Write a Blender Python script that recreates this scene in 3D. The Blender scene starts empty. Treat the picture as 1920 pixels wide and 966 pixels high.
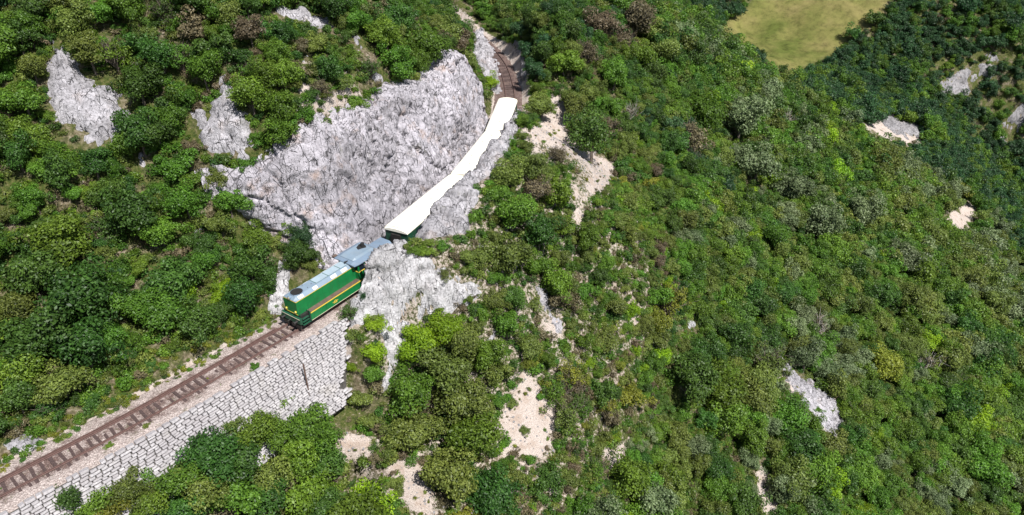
import bpy, math, random
import numpy as np
from mathutils import Matrix, Vector

# ------------------------------------------------------------------ camera, sky, sun, exposure
SC = bpy.context.scene
COL = SC.collection
F, H, PITCH = 1371.0, 42.0, math.radians(32.0)
cam = bpy.data.cameras.new('camera')
cam.sensor_width = 36.0
cam.lens = 36.0 * F / 1920.0
cam.clip_end = 4000.0
camo = bpy.data.objects.new('camera', cam)
camo.location = (0, 0, H)
camo.rotation_euler = (math.pi / 2 - PITCH, 0, 0)
COL.objects.link(camo)
SC.camera = camo

SUN = np.array([0.32, -0.40, 0.78])
SUN /= np.linalg.norm(SUN)
SUN_EL = math.asin(SUN[2])
SUN_AZ = math.atan2(SUN[0], SUN[1])          # clockwise from +Y
W = bpy.data.worlds.new('World')
SC.world = W
W.use_nodes = True
wn = W.node_tree.nodes
sky = wn.new('ShaderNodeTexSky')
sky.sky_type = 'NISHITA'
sky.sun_disc = False
sky.sun_elevation = SUN_EL
sky.sun_rotation = SUN_AZ
wn['Background'].inputs[1].default_value = 0.06
W.node_tree.links.new(sky.outputs[0], wn['Background'].inputs[0])
sl = bpy.data.lights.new('sun', 'SUN')
sl.energy = 5.0
sl.angle = math.radians(0.5)
sl.color = (1.0, 0.965, 0.92)
so = bpy.data.objects.new('sun', sl)
so.rotation_euler = Vector(-SUN).to_track_quat('-Z', 'Y').to_euler()
so.location = (40, -40, 120)
COL.objects.link(so)
SC.view_settings.view_transform = 'Standard'
SC.view_settings.look = 'None'
SC.view_settings.exposure = 0.55
SC.view_settings.gamma = 1.0
SC.view_settings.use_curve_mapping = False
SC.render.engine = 'CYCLES'
SC.cycles.max_bounces = 6
SC.cycles.diffuse_bounces = 3
SC.cycles.transmission_bounces = 3
SC.cycles.use_adaptive_sampling = True

rng = np.random.default_rng(7)
random.seed(7)
CP, SP = math.cos(PITCH), math.sin(PITCH)

def ray(u, v):
    a = (u - 960) / F
    b = (483 - v) / F
    return np.array([a, CP + b * SP, -SP + b * CP])

def at(u, v, z):
    r = ray(u, v)
    t = (z - H) / r[2]
    return np.array([r[0] * t, r[1] * t, z])

def proj(p):
    p = np.asarray(p, float)
    x, y, z = p[..., 0], p[..., 1], p[..., 2] - H
    d = np.maximum(y * CP - z * SP, 1e-3)
    up = y * SP + z * CP
    return 960 + F * x / d, 483 - F * up / d, d

def in_poly(poly, u, v):
    u = np.asarray(u, float); v = np.asarray(v, float)
    inside = np.zeros(u.shape, bool)
    n = len(poly)
    for i in range(n):
        x1, y1 = poly[i]; x2, y2 = poly[(i + 1) % n]
        c = (y1 > v) != (y2 > v)
        with np.errstate(divide='ignore', invalid='ignore'):
            xi = (x2 - x1) * (v - y1) / ((y2 - y1) if y2 != y1 else 1e-9) + x1
        inside ^= c & (u < xi)
    return inside

def poly_dist(poly, x, y):
    """distance to the outline of a polygon, positive inside"""
    best = np.full(np.shape(x), 1e9)
    n = len(poly)
    for i in range(n):
        ax, ay = poly[i]; bx, by = poly[(i + 1) % n]
        dx, dy = bx - ax, by - ay
        L = dx * dx + dy * dy + 1e-9
        t = np.clip(((x - ax) * dx + (y - ay) * dy) / L, 0, 1)
        best = np.minimum(best, np.hypot(x - ax - t * dx, y - ay - t * dy))
    return np.where(in_poly(poly, x, y), best, -best)

def sstep(a, b, x):
    t = np.clip((np.asarray(x, float) - a) / (b - a), 0, 1)
    return t * t * (3 - 2 * t)

# ------------------------------------------------------------------ numpy noise
def _hash(ix, iy, iz, seed):
    h = (ix.astype(np.int64) * 374761393 + iy.astype(np.int64) * 668265263 + iz.astype(np.int64) * 2147483647 + seed * 974634777) & 0xFFFFFFFF
    h = ((h ^ (h >> 13)) * 1274126177) & 0xFFFFFFFF
    h = ((h ^ (h >> 16)) * 2246822519) & 0xFFFFFFFF
    return ((h ^ (h >> 15)) & 0xFFFFFF) / float(0xFFFFFF)

def vnoise(p, seed=0):
    f = np.floor(p); q = p - f; i = f.astype(np.int64)
    w = q * q * q * (q * (q * 6 - 15) + 10)
    r = 0
    for dx in (0, 1):
        wx = w[..., 0] if dx else 1 - w[..., 0]
        for dy in (0, 1):
            wy = w[..., 1] if dy else 1 - w[..., 1]
            for dz in (0, 1):
                wz = w[..., 2] if dz else 1 - w[..., 2]
                r = r + wx * wy * wz * _hash(i[..., 0] + dx, i[..., 1] + dy, i[..., 2] + dz, seed)
    return r * 2 - 1

def fbm(p, octv=4, seed=0, gain=.5):
    a, s, r = 1.0, 0, 0
    for k in range(octv):
        r = r + a * vnoise(p * (2.03 ** k) + 17.3 * k, seed + k)
        s += a; a *= gain
    return r / s

def ridged(p, octv=4, seed=0):
    a, s, r = 1.0, 0, 0
    for k in range(octv):
        r = r + a * (1 - np.abs(vnoise(p * (2.1 ** k) + 9.1 * k, seed + k)) * 2)
        s += a; a *= .5
    return r / s

def worley(p, seed=0):
    """F1, F2 and the id of the nearest cell"""
    f = np.floor(p).astype(np.int64)
    f1 = np.full(p.shape[:-1], 9.0); f2 = f1.copy(); cid = np.zeros(p.shape[:-1])
    for dx in (-1, 0, 1):
        for dy in (-1, 0, 1):
            for dz in (-1, 0, 1):
                ix, iy, iz = f[..., 0] + dx, f[..., 1] + dy, f[..., 2] + dz
                cx = ix + _hash(ix, iy, iz, seed + 1); cy = iy + _hash(ix, iy, iz, seed + 2); cz = iz + _hash(ix, iy, iz, seed + 3)
                d = np.sqrt((p[..., 0] - cx) ** 2 + (p[..., 1] - cy) ** 2 + (p[..., 2] - cz) ** 2)
                h = _hash(ix, iy, iz, seed + 4)
                near = d < f1
                f2 = np.where(near, f1, np.minimum(f2, d))
                cid = np.where(near, h, cid)
                f1 = np.where(near, d, f1)
    return f1, f2, cid

# ------------------------------------------------------------------ object helpers
def link(name, me, mat=None, parent=None):
    o = bpy.data.objects.new(name, me)
    COL.objects.link(o)
    if mat is not None and me is not None and not me.materials:
        me.materials.append(mat)
    if parent is not None:
        o.parent = parent
    return o

def empty(name, loc=(0, 0, 0), rz=0.0):
    o = bpy.data.objects.new(name, None)
    o.empty_display_size = .5
    o.location = loc
    o.rotation_euler = (0, 0, rz)
    COL.objects.link(o)
    return o

def tag(o, label=None, cat=None, group=None, kind=None):
    if label: o['label'] = label
    if cat: o['category'] = cat
    if group: o['group'] = group
    if kind: o['kind'] = kind
    return o

def mesh_np(name, verts, faces, smooth=False):
    """verts (n,3), faces (m,k) with one k for all"""
    me = bpy.data.meshes.new(name)
    verts = np.asarray(verts, np.float32); faces = np.asarray(faces, np.int32)
    n, (m, k) = len(verts), faces.shape
    me.vertices.add(n); me.vertices.foreach_set('co', verts.ravel())
    me.loops.add(m * k); me.loops.foreach_set('vertex_index', faces.ravel())
    me.polygons.add(m)
    me.polygons.foreach_set('loop_start', np.arange(0, m * k, k, dtype=np.int32))
    me.polygons.foreach_set('loop_total', np.full(m, k, np.int32))
    if smooth:
        me.polygons.foreach_set('use_smooth', np.ones(m, bool))
    me.update(calc_edges=True)
    return me

def grid_faces(ni, nj):
    i, j = np.meshgrid(np.arange(ni - 1), np.arange(nj - 1), indexing='ij')
    a = (i * nj + j).ravel()
    return np.stack([a, a + nj, a + nj + 1, a + 1], 1)

def attr(me, name, vals, domain='POINT'):
    a = me.attributes.new(name, 'FLOAT', domain)
    a.data.foreach_set('value', np.asarray(vals, np.float32))

class MB:
    """collects simple solids; build() links them as one mesh object"""
    def __init__(self): self.v = []; self.f = []
    def add(self, vs, fs):
        b = len(self.v); self.v += [tuple(p) for p in vs]; self.f += [tuple(b + i for i in q) for q in fs]; return self
    def box(self, x0, x1, y0, y1, z0, z1):
        return self.add([(x0, y0, z0), (x1, y0, z0), (x1, y1, z0), (x0, y1, z0), (x0, y0, z1), (x1, y0, z1), (x1, y1, z1), (x0, y1, z1)],
                        [(0, 3, 2, 1), (4, 5, 6, 7), (0, 1, 5, 4), (1, 2, 6, 5), (2, 3, 7, 6), (3, 0, 4, 7)])
    def prism(self, prof, x0, x1, prof1=None):
        """profile in (y,z), counter-clockwise seen from +x, along x"""
        n = len(prof); prof1 = prof1 or prof
        vs = [(x0, y, z) for y, z in prof] + [(x1, y, z) for y, z in prof1]
        fs = [tuple(range(n))[::-1], tuple(range(n, 2 * n))] + [(i, (i + 1) % n, n + (i + 1) % n, n + i) for i in range(n)]
        return self.add(vs, fs)
    def tube(self, p0, p1, r0, r1=None, n=10, caps=True):
        p0, p1 = Vector(p0), Vector(p1); r1 = r0 if r1 is None else r1
        q = (p1 - p0).to_track_quat('Z', 'Y')
        vs = []
        for p, r in ((p0, r0), (p1, r1)):
            for k in range(n):
                a = 2 * math.pi * k / n
                vs.append(p + q @ Vector((r * math.cos(a), r * math.sin(a), 0)))
        fs = [(k, (k + 1) % n, n + (k + 1) % n, n + k) for k in range(n)]
        if caps: fs += [tuple(range(n))[::-1], tuple(range(n, 2 * n))]
        return self.add(vs, fs)
    def build(self, name, mat, parent=None, bevel=0, smooth=False):
        me = bpy.data.meshes.new(name); me.from_pydata(self.v, [], self.f); me.update()
        o = link(name, me, mat, parent)
        if smooth: me.shade_smooth()
        if bevel:
            m = o.modifiers.new('bevel', 'BEVEL'); m.width = bevel; m.segments = 2; m.limit_method = 'ANGLE'
        return o

# ------------------------------------------------------------------ materials
class NT:
    def __init__(self, name):
        self.m = bpy.data.materials.new(name); self.m.use_nodes = True
        self.t = self.m.node_tree; self.n = self.t.nodes; self.b = self.n['Principled BSDF']
        self.out = self.n['Material Output']
    def new(self, typ, **kw):
        x = self.n.new(typ)
        for k, v in kw.items(): setattr(x, k, v)
        return x
    def lk(self, a, b): self.t.links.new(a, b)
    def val(self, sock, v):
        if hasattr(v, 'is_linked') or hasattr(v, 'node'): self.lk(v, sock)
        else: sock.default_value = v
    def coord(self, what='Object'):
        return self.new('ShaderNodeTexCoord').outputs[what]
    def mapping(self, vec, scale=(1, 1, 1), rot=(0, 0, 0)):
        m = self.new('ShaderNodeMapping'); self.lk(vec, m.inputs[0]); m.inputs['Rotation'].default_value = rot; m.inputs['Scale'].default_value = scale
        return m.outputs[0]
    def noise(self, vec, scale, detail=6, rough=.6):
        x = self.new('ShaderNodeTexNoise'); self.lk(vec, x.inputs['Vector'])
        x.inputs['Scale'].default_value = scale; x.inputs['Detail'].default_value = detail; x.inputs['Roughness'].default_value = rough
        return x.outputs[0]
    def ramp(self, fac, stops):
        r = self.new('ShaderNodeValToRGB'); self.lk(fac, r.inputs[0]); e = r.color_ramp.elements
        while len(e) < len(stops): e.new(.5)
        for el, (p, c) in zip(e, stops):
            el.position = p; el.color = (c, c, c, 1) if isinstance(c, (int, float)) else (*c, 1)
        return r.outputs[0]
    def mix(self, fac, a, b, mode='MIX'):
        x = self.new('ShaderNodeMix', data_type='RGBA', blend_type=mode)
        self.val(x.inputs[0], fac)
        for s, v in ((x.inputs[6], a), (x.inputs[7], b)):
            if isinstance(v, tuple): s.default_value = (*v, 1)
            else: self.lk(v, s)
        return x.outputs[2]
    def math(self, op, a, b=0.0):
        x = self.new('ShaderNodeMath', operation=op); self.val(x.inputs[0], a); self.val(x.inputs[1], b); return x.outputs[0]
    def attr(self, name):
        x = self.new('ShaderNodeAttribute'); x.attribute_name = name; return x.outputs['Fac']
    def bump(self, h, strength=.5, dist=.1):
        b = self.new('ShaderNodeBump'); b.inputs['Strength'].default_value = strength; b.inputs['Distance'].default_value = dist
        self.lk(h, b.inputs['Height']); self.lk(b.outputs[0], self.b.inputs['Normal'])
    def base(self, c): self.val(self.b.inputs['Base Color'], (*c, 1) if isinstance(c, tuple) else c)
    def rough(self, r): self.val(self.b.inputs['Roughness'], r)

def plain(name, c, rough=.6, var=.25, scale=3.0, dirt=None, metal=0.0, dirt_amt=.5, spec=.5):
    t = NT(name); o = t.coord()
    n = t.noise(o, scale, 5)
    lo = tuple(x * (1 - var) for x in c); hi = tuple(min(1, x * (1 + var)) for x in c)
    col = t.ramp(n, [(.3, lo), (.7, hi)])
    if dirt:
        d = t.noise(t.mapping(o, (1, 1, .35)), scale * 2.3, 6, .7)
        col = t.mix(t.math('MULTIPLY', t.ramp(d, [(.48, 0.0), (.72, 1.0)]), dirt_amt), col, dirt)
    t.base(col); t.rough(rough); t.b.inputs['Metallic'].default_value = metal
    t.b.inputs['Specular IOR Level'].default_value = spec
    return t.m

def rock_mat(name, c=(.43, .415, .44), warm=.25, strata=(0.5, 0.2, 0.6), crackw=1.0, fine_amt=.75):
    t = NT(name); o = t.coord()
    warp = t.noise(o, 1.3, 3)
    mid = t.noise(o, .9, 7, .72)
    fine = t.noise(o, 4.5, 6, .75)
    so_ = t.mapping(o, (2.6, 2.6, .5), strata)
    st = t.noise(so_, 1.3, 7, .75)
    dk = tuple(x * .62 for x in c); white = tuple(min(.8, x * 1.3) for x in c)
    col = t.ramp(mid, [(.33, dk), (.47, c), (.64, white)])
    col = t.mix(t.math('MULTIPLY', t.ramp(st, [(.52, 0.0), (.60, 1.0)]), .5), col, tuple(x * .55 for x in c))
    col = t.mix(t.math('MULTIPLY', t.ramp(t.noise(o, .4, 5, .6), [(.56, 0.0), (.70, 1.0)]), warm), col, (.40, .25, .16))
    col = t.mix(fine_amt, col, t.ramp(fine, [(.34, .42), (.48, .95), (.66, 1.1)]), 'MULTIPLY')
    col = t.mix(.8, col, t.ramp(t.noise(o, .13, 5, .6), [(.33, .62), (.5, .95), (.66, 1.2)]), 'MULTIPLY')
    hs = None
    for sc, wd, am, rot in ((.55, .028, .85, strata), (1.5, .045, .6, (strata[0] + .25, strata[1] + .1, strata[2] + .9))):
        v = t.new('ShaderNodeTexVoronoi', feature='DISTANCE_TO_EDGE')
        mp = t.mapping(o, (1.7, 1.7, .45), rot)
        t.lk(mp, v.inputs['Vector']); v.inputs['Scale'].default_value = sc
        crack = t.ramp(v.outputs['Distance'], [(.0, 1.0), (wd * crackw, 0.0)])
        gate = t.ramp(t.noise(o, .7 * sc + .3, 4), [(.46, 0.0), (.56, am)])
        crack = t.math('MULTIPLY', crack, gate)
        col = t.mix(crack, col, (.05, .048, .05))  # shadow inside the cracks painted near black into the colour
        hs = crack if hs is None else t.math('MAXIMUM', hs, crack)
    lich = t.math('MULTIPLY', t.ramp(t.noise(o, .6, 7, .7), [(.60, 0.0), (.70, 1.0)]), .4)
    col = t.mix(lich, col, (.15, .15, .09))
    t.base(col); t.rough(.92); t.b.inputs['Specular IOR Level'].default_value = .2
    h = t.math('SUBTRACT', t.math('ADD', t.math('MULTIPLY', mid, .8), t.math('MULTIPLY', fine, .7)), t.math('MULTIPLY', hs, .8))
    t.bump(h, 1.0, .30)
    return t.m

def leaf_mat(name, dark, light, trans=.3, hue=.02):
    t = NT(name)
    lv = t.attr('lv')
    inf = t.new('ShaderNodeObjectInfo')
    col = t.mix(lv, dark, light)
    hs = t.new('ShaderNodeHueSaturation')
    mr = t.new('ShaderNodeMapRange'); t.lk(inf.outputs['Random'], mr.inputs[0]); mr.inputs[3].default_value = .5 - hue; mr.inputs[4].default_value = .5 + hue
    t.lk(mr.outputs[0], hs.inputs['Hue'])
    w = t.math('FRACT', t.math('MULTIPLY', inf.outputs['Random'], 17.31))
    mv = t.new('ShaderNodeMapRange'); t.lk(w, mv.inputs[0]); mv.inputs[3].default_value = .72; mv.inputs[4].default_value = 1.3
    t.lk(mv.outputs[0], hs.inputs['Value']); t.lk(col, hs.inputs['Color'])
    t.lk(hs.outputs[0], t.b.inputs['Base Color']); t.rough(.5); t.b.inputs['Specular IOR Level'].default_value = .35
    tr = t.new('ShaderNodeBsdfTranslucent'); t.lk(hs.outputs[0], tr.inputs[0])
    ms = t.new('ShaderNodeMixShader'); ms.inputs[0].default_value = trans
    t.lk(t.b.outputs[0], ms.inputs[1]); t.lk(tr.outputs[0], ms.inputs[2]); t.lk(ms.outputs[0], t.out.inputs['Surface'])
    return t.m

def ground_mat():
    t = NT('hillside_ground'); o = t.coord()
    n1 = t.noise(o, .35, 6, .65); n2 = t.noise(o, 3.0, 6, .7); n3 = t.noise(o, 14.0, 4, .7)
    grass = t.ramp(n2, [(.3, (.022, .036, .010)), (.46, (.055, .075, .018)), (.56, (.095, .10, .032)), (.7, (.17, .14, .075))])
    soil = t.ramp(n2, [(.33, (.06, .05, .034)), (.5, (.17, .13, .09)), (.66, (.36, .31, .26))])
    col = t.mix(t.ramp(n1, [(.47, 0.0), (.62, .8)]), grass, soil)
    # pale limestone scree
    sc = t.ramp(n3, [(.28, (.17, .135, .115)), (.45, (.40, .335, .295)), (.60, (.62, .55, .50))])
    sc = t.mix(t.ramp(t.noise(o, .8, 6), [(.50, 0.0), (.66, .6)]), sc, (.34, .25, .19))
    b = t.math('ADD', t.attr('bare'), t.math('MULTIPLY', t.math('SUBTRACT', n2, .5), 1.3))
    bf = t.ramp(b, [(.42, 0.0), (.6, 1.0)])
    col = t.mix(bf, col, sc)
    me = t.ramp(t.noise(o, .05, 7, .62), [(.34, (.10, .12, .028)), (.50, (.17, .165, .052)), (.68, (.22, .185, .075))])
    me = t.mix(.7, me, t.ramp(t.noise(o, .35, 8, .75), [(.34, .35), (.5, .9), (.62, 1.15)]), 'MULTIPLY')
    col = t.mix(t.attr('meadow'), col, me)
    t.base(col); t.rough(.95); t.b.inputs['Specular IOR Level'].default_value = .1
    t.bump(t.math('ADD', n3, t.math('MULTIPLY', n2, 1.5)), .7, .18)
    return t.m

def ballast_mat():
    t = NT('ballast_gravel'); o = t.coord()
    v = t.new('ShaderNodeTexVoronoi'); t.lk(o, v.inputs['Vector']); v.inputs['Scale'].default_value = 6.0
    n = t.noise(o, .9, 5, .7); n2 = t.noise(o, 11.0, 4, .7)
    pale = t.ramp(n2, [(.3, (.13, .095, .085)), (.48, (.40, .33, .305)), (.62, (.66, .58, .54))])
    rust = t.ramp(n2, [(.3, (.06, .038, .033)), (.55, (.19, .13, .115)), (.7, (.42, .34, .31))])
    r = t.math('ADD', t.attr('rust'), t.math('MULTIPLY', t.math('SUBTRACT', n, .5), 1.6))
    col = t.mix(t.ramp(r, [(.35, 0.0), (.7, 1.0)]), pale, rust)
    g = t.ramp(t.noise(o, 1.3, 6, .75), [(.57, 0.0), (.68, 1.0)])
    col = t.mix(t.math('MULTIPLY', g, .7), col, (.10, .105, .04))
    col = t.mix(.5, col, t.ramp(v.outputs['Distance'], [(.15, 1.0), (.6, .35)]), 'MULTIPLY')
    t.base(col); t.rough(.95); t.b.inputs['Specular IOR Level'].default_value = .15
    t.bump(t.math('SUBTRACT', 1.0, v.outputs['Distance']), .9, .06)
    return t.m

def stone_mat():
    t = NT('wall_stone'); o = t.coord()
    inf = t.new('ShaderNodeObjectInfo')
    geo = t.new('ShaderNodeNewGeometry')
    n = t.noise(o, 1.7, 6, .65); f = t.noise(geo.outputs['Position'], 9.0, 5, .7); g = t.noise(geo.outputs['Position'], .5, 4)
    col = t.ramp(n, [(.3, (.30, .287, .30)), (.5, (.47, .45, .462)), (.7, (.62, .595, .60))])
    col = t.mix(t.ramp(inf.outputs['Random'], [(0, .0), (1, .7)]), col, (.36, .335, .345))
    col = t.mix(.6, col, t.ramp(f, [(.3, .5), (.62, 1.05)]), 'MULTIPLY')
    col = t.mix(t.ramp(g, [(.55, 0.0), (.75, .4)]), col, (.30, .27, .22))
    t.base(col); t.rough(.9); t.b.inputs['Specular IOR Level'].default_value = .2
    t.bump(t.math('ADD', n, f), .6, .05)
    return t.m

M = {}
M['ground'] = ground_mat()
M['rock'] = rock_mat('limestone')
M['rock_pale'] = rock_mat('limestone_pale', (.52, .51, .525), .06, (.2, .4, .1), .7)
M['rock_cliff'] = rock_mat('limestone_cliff', (.46, .437, .475), .5, (.5, -.6, .5), 1.3, .6)
M['rock_dark'] = rock_mat('limestone_shaded', (.30, .29, .30), .2)  # limestone with the shade of gorge and bend put into its colour
M['ballast'] = ballast_mat()
M['stone'] = stone_mat()
M['joint'] = plain('wall_joint', (.06, .055, .05), .95, .4, 4)
M['rail'] = plain('rusty_rail', (.115, .062, .052), .7, .3, 4, (.05, .03, .028))
M['sleeper'] = plain('tarred_sleeper', (.055, .034, .032), .9, .45, 5, (.2, .15, .13))
M['green'] = plain('green_paint', (.006, .17, .045), .42, .18, 1.2, (.03, .075, .03), dirt_amt=.45)
M['green_dark'] = plain('dark_green_paint', (.012, .075, .04), .5, .2, 1.5, (.03, .03, .025))
M['roofblue'] = plain('pale_blue_grey_paint', (.185, .25, .315), .45, .10, .8, (.25, .28, .30), dirt_amt=.4)
M['roofblue2'] = plain('blue_grey_paint', (.15, .21, .285), .5, .12, .8, (.18, .20, .23), dirt_amt=.5)
M['hatch'] = plain('hatch_lit_top_paint', (.30, .385, .44), .45, .08, .8, (.2, .22, .23), dirt_amt=.4)  # paler than the roof: brighter light on the flat top put into colour
M['yellow'] = plain('yellow_line', (.72, .52, .07), .5, .12, 3)
M['cream'] = plain('cream_roof', (.86, .83, .73), .55, .05, .6, (.68, .62, .48), dirt_amt=.35)
M['cream_edge'] = plain('cream_rib', (.70, .65, .49), .6, .08, 1.0)
M['black'] = plain('black_iron', (.018, .017, .017), .6, .4, 4, (.06, .045, .035))
M['soot'] = plain('soot', (.012, .012, .013), .85, .3, 4)
M['plank'] = plain('walkway_plate', (.10, .065, .05), .8, .3, 2, (.2, .15, .12))
M['white'] = plain('white_vent_paint', (.72, .73, .74), .5, .06, 3)
M['lamp'] = plain('lamp_lens', (.75, .70, .50), .15, .1, 5)
M['glass'] = plain('dark_glass', (.012, .02, .03), .08, .2, 2)
M['wagon'] = plain('wagon_green', (.012, .06, .035), .5, .2, 1.5, (.04, .035, .03))
M['skin'] = plain('skin', (.45, .27, .2), .6, .1, 6)
M['shirt'] = plain('pink_shirt', (.60, .36, .36), .9, .1, 6)
M['hair'] = plain('brown_hair', (.05, .03, .02), .8, .2, 8)
M['bark'] = plain('bark', (.13, .105, .085), .95, .35, 5, (.06, .05, .04))
M['deadwood'] = plain('dead_wood', (.36, .33, .30), .9, .25, 5, (.15, .12, .1))
M['post'] = plain('rusty_post', (.12, .075, .06), .85, .35, 5)
LEAF = {
    'dark': leaf_mat('leaf_dark_green', (.022, .055, .010), (.085, .175, .026)),
    'mid': leaf_mat('leaf_green', (.040, .088, .010), (.150, .275, .028), .35),
    'bright': leaf_mat('leaf_yellow_green', (.095, .19, .010), (.29, .46, .020), .4, .012),
    'olive': leaf_mat('leaf_olive', (.052, .080, .014), (.200, .255, .050), .3, .012),
    'silver': leaf_mat('leaf_silver_green', (.050, .085, .028), (.22, .28, .13), .25, .012),
    'dry': leaf_mat('leaf_dry_brown', (.06, .052, .028), (.19, .155, .085), .2, .02),
    'deep': leaf_mat('leaf_blue_green', (.012, .040, .016), (.050, .120, .038), .25, .015),  # blue green leaf, darkened so it also paints in the gorge's shade
    'yellow': leaf_mat('leaf_yellowing', (.08, .105, .012), (.27, .29, .035), .3, .015),
}

# ------------------------------------------------------------------ the line of the track
TP = np.array([(-70, 1), (-52.5, 18.5), (-36.9, 35.9), (-30.9, 42.3), (-26.8, 47.2), (-20.9, 54.7), (-12.4, 67.3), (-6.4, 80.2), (-2.5, 93.9), (-0.8, 106.1), (-0.35, 119.4), (-0.9, 127.5), (-2.1, 136.6), (-3.6, 142.8), (-10, 160), (-22, 181)], float)

def spline(P, step=.5):
    c = np.concatenate([[0], np.cumsum(np.hypot(*np.diff(P, axis=0).T))])
    n = len(P); A = np.zeros((n, n)); r = np.zeros((n, 2)); h = np.diff(c)
    A[0, 0] = A[-1, -1] = 1
    for i in range(1, n - 1):
        A[i, i - 1] = h[i - 1]; A[i, i] = 2 * (h[i - 1] + h[i]); A[i, i + 1] = h[i]
        r[i] = 6 * ((P[i + 1] - P[i]) / h[i] - (P[i] - P[i - 1]) / h[i - 1])
    m = np.linalg.solve(A, r)
    t = np.arange(0, c[-1], step); k = np.clip(np.searchsorted(c, t, 'right') - 1, 0, n - 2)
    a = (t - c[k])[:, None]; hh = h[k][:, None]
    return P[k] + a * ((P[k + 1] - P[k]) / hh - hh * (2 * m[k] + m[k + 1]) / 6) + a ** 2 * m[k] / 2 + a ** 3 * (m[k + 1] - m[k]) / (6 * hh)

CL = spline(TP, .5)
for _ in range(30):
    CL[1:-1] = .25 * CL[:-2] + .5 * CL[1:-1] + .25 * CL[2:]
CS = np.concatenate([[0], np.cumsum(np.hypot(*np.diff(CL, axis=0).T))])
CS -= CS[np.argmin(np.hypot(CL[:, 0] + 20.9, CL[:, 1] - 54.7))]       # s = 0 at the locomotive's front
TAN = np.gradient(CL, axis=0); TAN /= np.hypot(TAN[:, 0], TAN[:, 1])[:, None]

def sd(x, y):
    """arc length along the track and offset to its right"""
    x = np.asarray(x, float).ravel(); y = np.asarray(y, float).ravel()
    S = np.empty(x.size); D = np.empty(x.size)
    for a in range(0, x.size, 20000):
        X = x[a:a + 20000, None]; Y = y[a:a + 20000, None]
        k = np.argmin((X - CL[None, ::2, 0]) ** 2 + (Y - CL[None, ::2, 1]) ** 2, 1) * 2
        dx = X[:, 0] - CL[k, 0]; dy = Y[:, 0] - CL[k, 1]
        S[a:a + 20000] = CS[k] + dx * TAN[k, 0] + dy * TAN[k, 1]
        D[a:a + 20000] = dx * TAN[k, 1] - dy * TAN[k, 0]
    return S, D

def on_track(s, d=0.0):
    """world xy of (s, d)"""
    s = np.asarray(s, float)
    x = np.interp(s, CS, CL[:, 0]); y = np.interp(s, CS, CL[:, 1])
    tx = np.interp(s, CS, TAN[:, 0]); ty = np.interp(s, CS, TAN[:, 1])
    return x + ty * d, y - tx * d, tx, ty

# ------------------------------------------------------------------ cliff line, fitted to the height it has
TOPL = [(470, 352), (520, 306), (565, 276), (590, 240), (640, 226), (700, 212), (735, 176), (790, 165), (815, 135), (842, 108), (868, 105), (890, 148), (918, 200), (950, 232)]
def cliff_foot(s): return 2.85 + 5.6 * (1 - sstep(1, 13, s)) + .35 * np.sin(s * .35)
def cliff_h(s):
    tu = np.array([p[0] for p in TOPL]); tv = np.array([p[1] for p in TOPL])
    for h in np.arange(.3, 24, .1):
        x, y, _, _ = on_track(s, -(cliff_foot(s) + .36 * h))
        u, v, _ = proj((x, y, h))
        if v <= np.interp(u, tu, tv): return h
    return 24.
CLIFF_S = np.arange(2.0, 62.0, 1.0)
CLIFF_H = np.array([cliff_h(s) for s in CLIFF_S])
_k = np.ones(3) / 3
CLIFF_H = np.convolve(np.pad(CLIFF_H, 1, 'edge'), _k, 'valid')
print('cliff', CLIFF_H.round(1).tolist())

# ------------------------------------------------------------------ terrain height
_e0 = at(640, 594, -.2); _e1 = at(592, 706, -6.0)
WE0, WE1 = sd([_e0[0], _e1[0]], [_e0[1], _e1[1]])[0]            # where the stone wall ends, at its top and its foot
print('wall ends', WE0, WE1)
ctrl = []
def cp_sd(s, d, z):
    x, y, _, _ = on_track(s, d); ctrl.append((float(x), float(y), z))
def left_z(e):
    return .3 + .55 * min(e, 8) + .82 * max(0, min(e, 60) - 8) + .4 * max(0, e - 60)
for s in range(-72, 0, 12):
    for d in (4, 12, 22, 36, 60, 100): cp_sd(s, -d, left_z(d - 4))
for s in (66, 80, 94, 108):
    for d in (4, 10, 20, 40, 75): cp_sd(s, -d, 1.0 + .95 * min(d - 4, 20) + .6 * max(0, d - 24))
for s in range(6, 60, 8):
    h = float(np.interp(s, CLIFF_S, CLIFF_H)); dt = cliff_foot(s) + .36 * h
    for a, g in ((0, 0), (8, 6.5), (22, 16.5), (45, 32), (80, 50)): cp_sd(s, -(dt + a), h + g)
for s in (-75, -40, -10, 10, 30, 50, 70, 90, 110): cp_sd(s, 0, 0)
def crest(u, v, d):
    """point at offset d right of the track that the photo shows at (u, v)"""
    zz_ = np.arange(-3, 8, .05); pp = np.array([at(u, v, q) for q in zz_]); dd_ = sd(pp[:, 0], pp[:, 1])[1]
    return pp[int(np.argmin(np.abs(dd_ - d)))]
for (u, v, d) in ((655, 594, 3.1), (666, 576, 3.0), (680, 534, 2.8), (686, 484, 2.8), (702, 458, 2.9), (735, 444, 3.0), (775, 424, 3.1), (812, 398, 3.1), (850, 354, 3.1), (880, 320, 3.1), (918, 264, 3.1), (945, 234, 3.1), (963, 200, 3.1)):
    q = crest(u, v, d); q[2] -= .55 if 740 < u < 830 else 1.0 if u > 740 else 1.35 if u > 695 else .75 if u > 684 else .4; ctrl.append(tuple(q)); cz = sd([q[0]], [q[1]])[0][0]; print('crest', u, v, q.round(2), round(cz, 1))
    cp_sd(cz, d - .7, q[2] - .2)
    if cz > 12: cp_sd(cz, 7.5, q[2] - 2.4)
for s in range(-72, -5, 10):
    for d, z in ((5.6, -6.2), (12, -9.8), (25, -16.5), (45, -28)): cp_sd(s, d, z)
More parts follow.
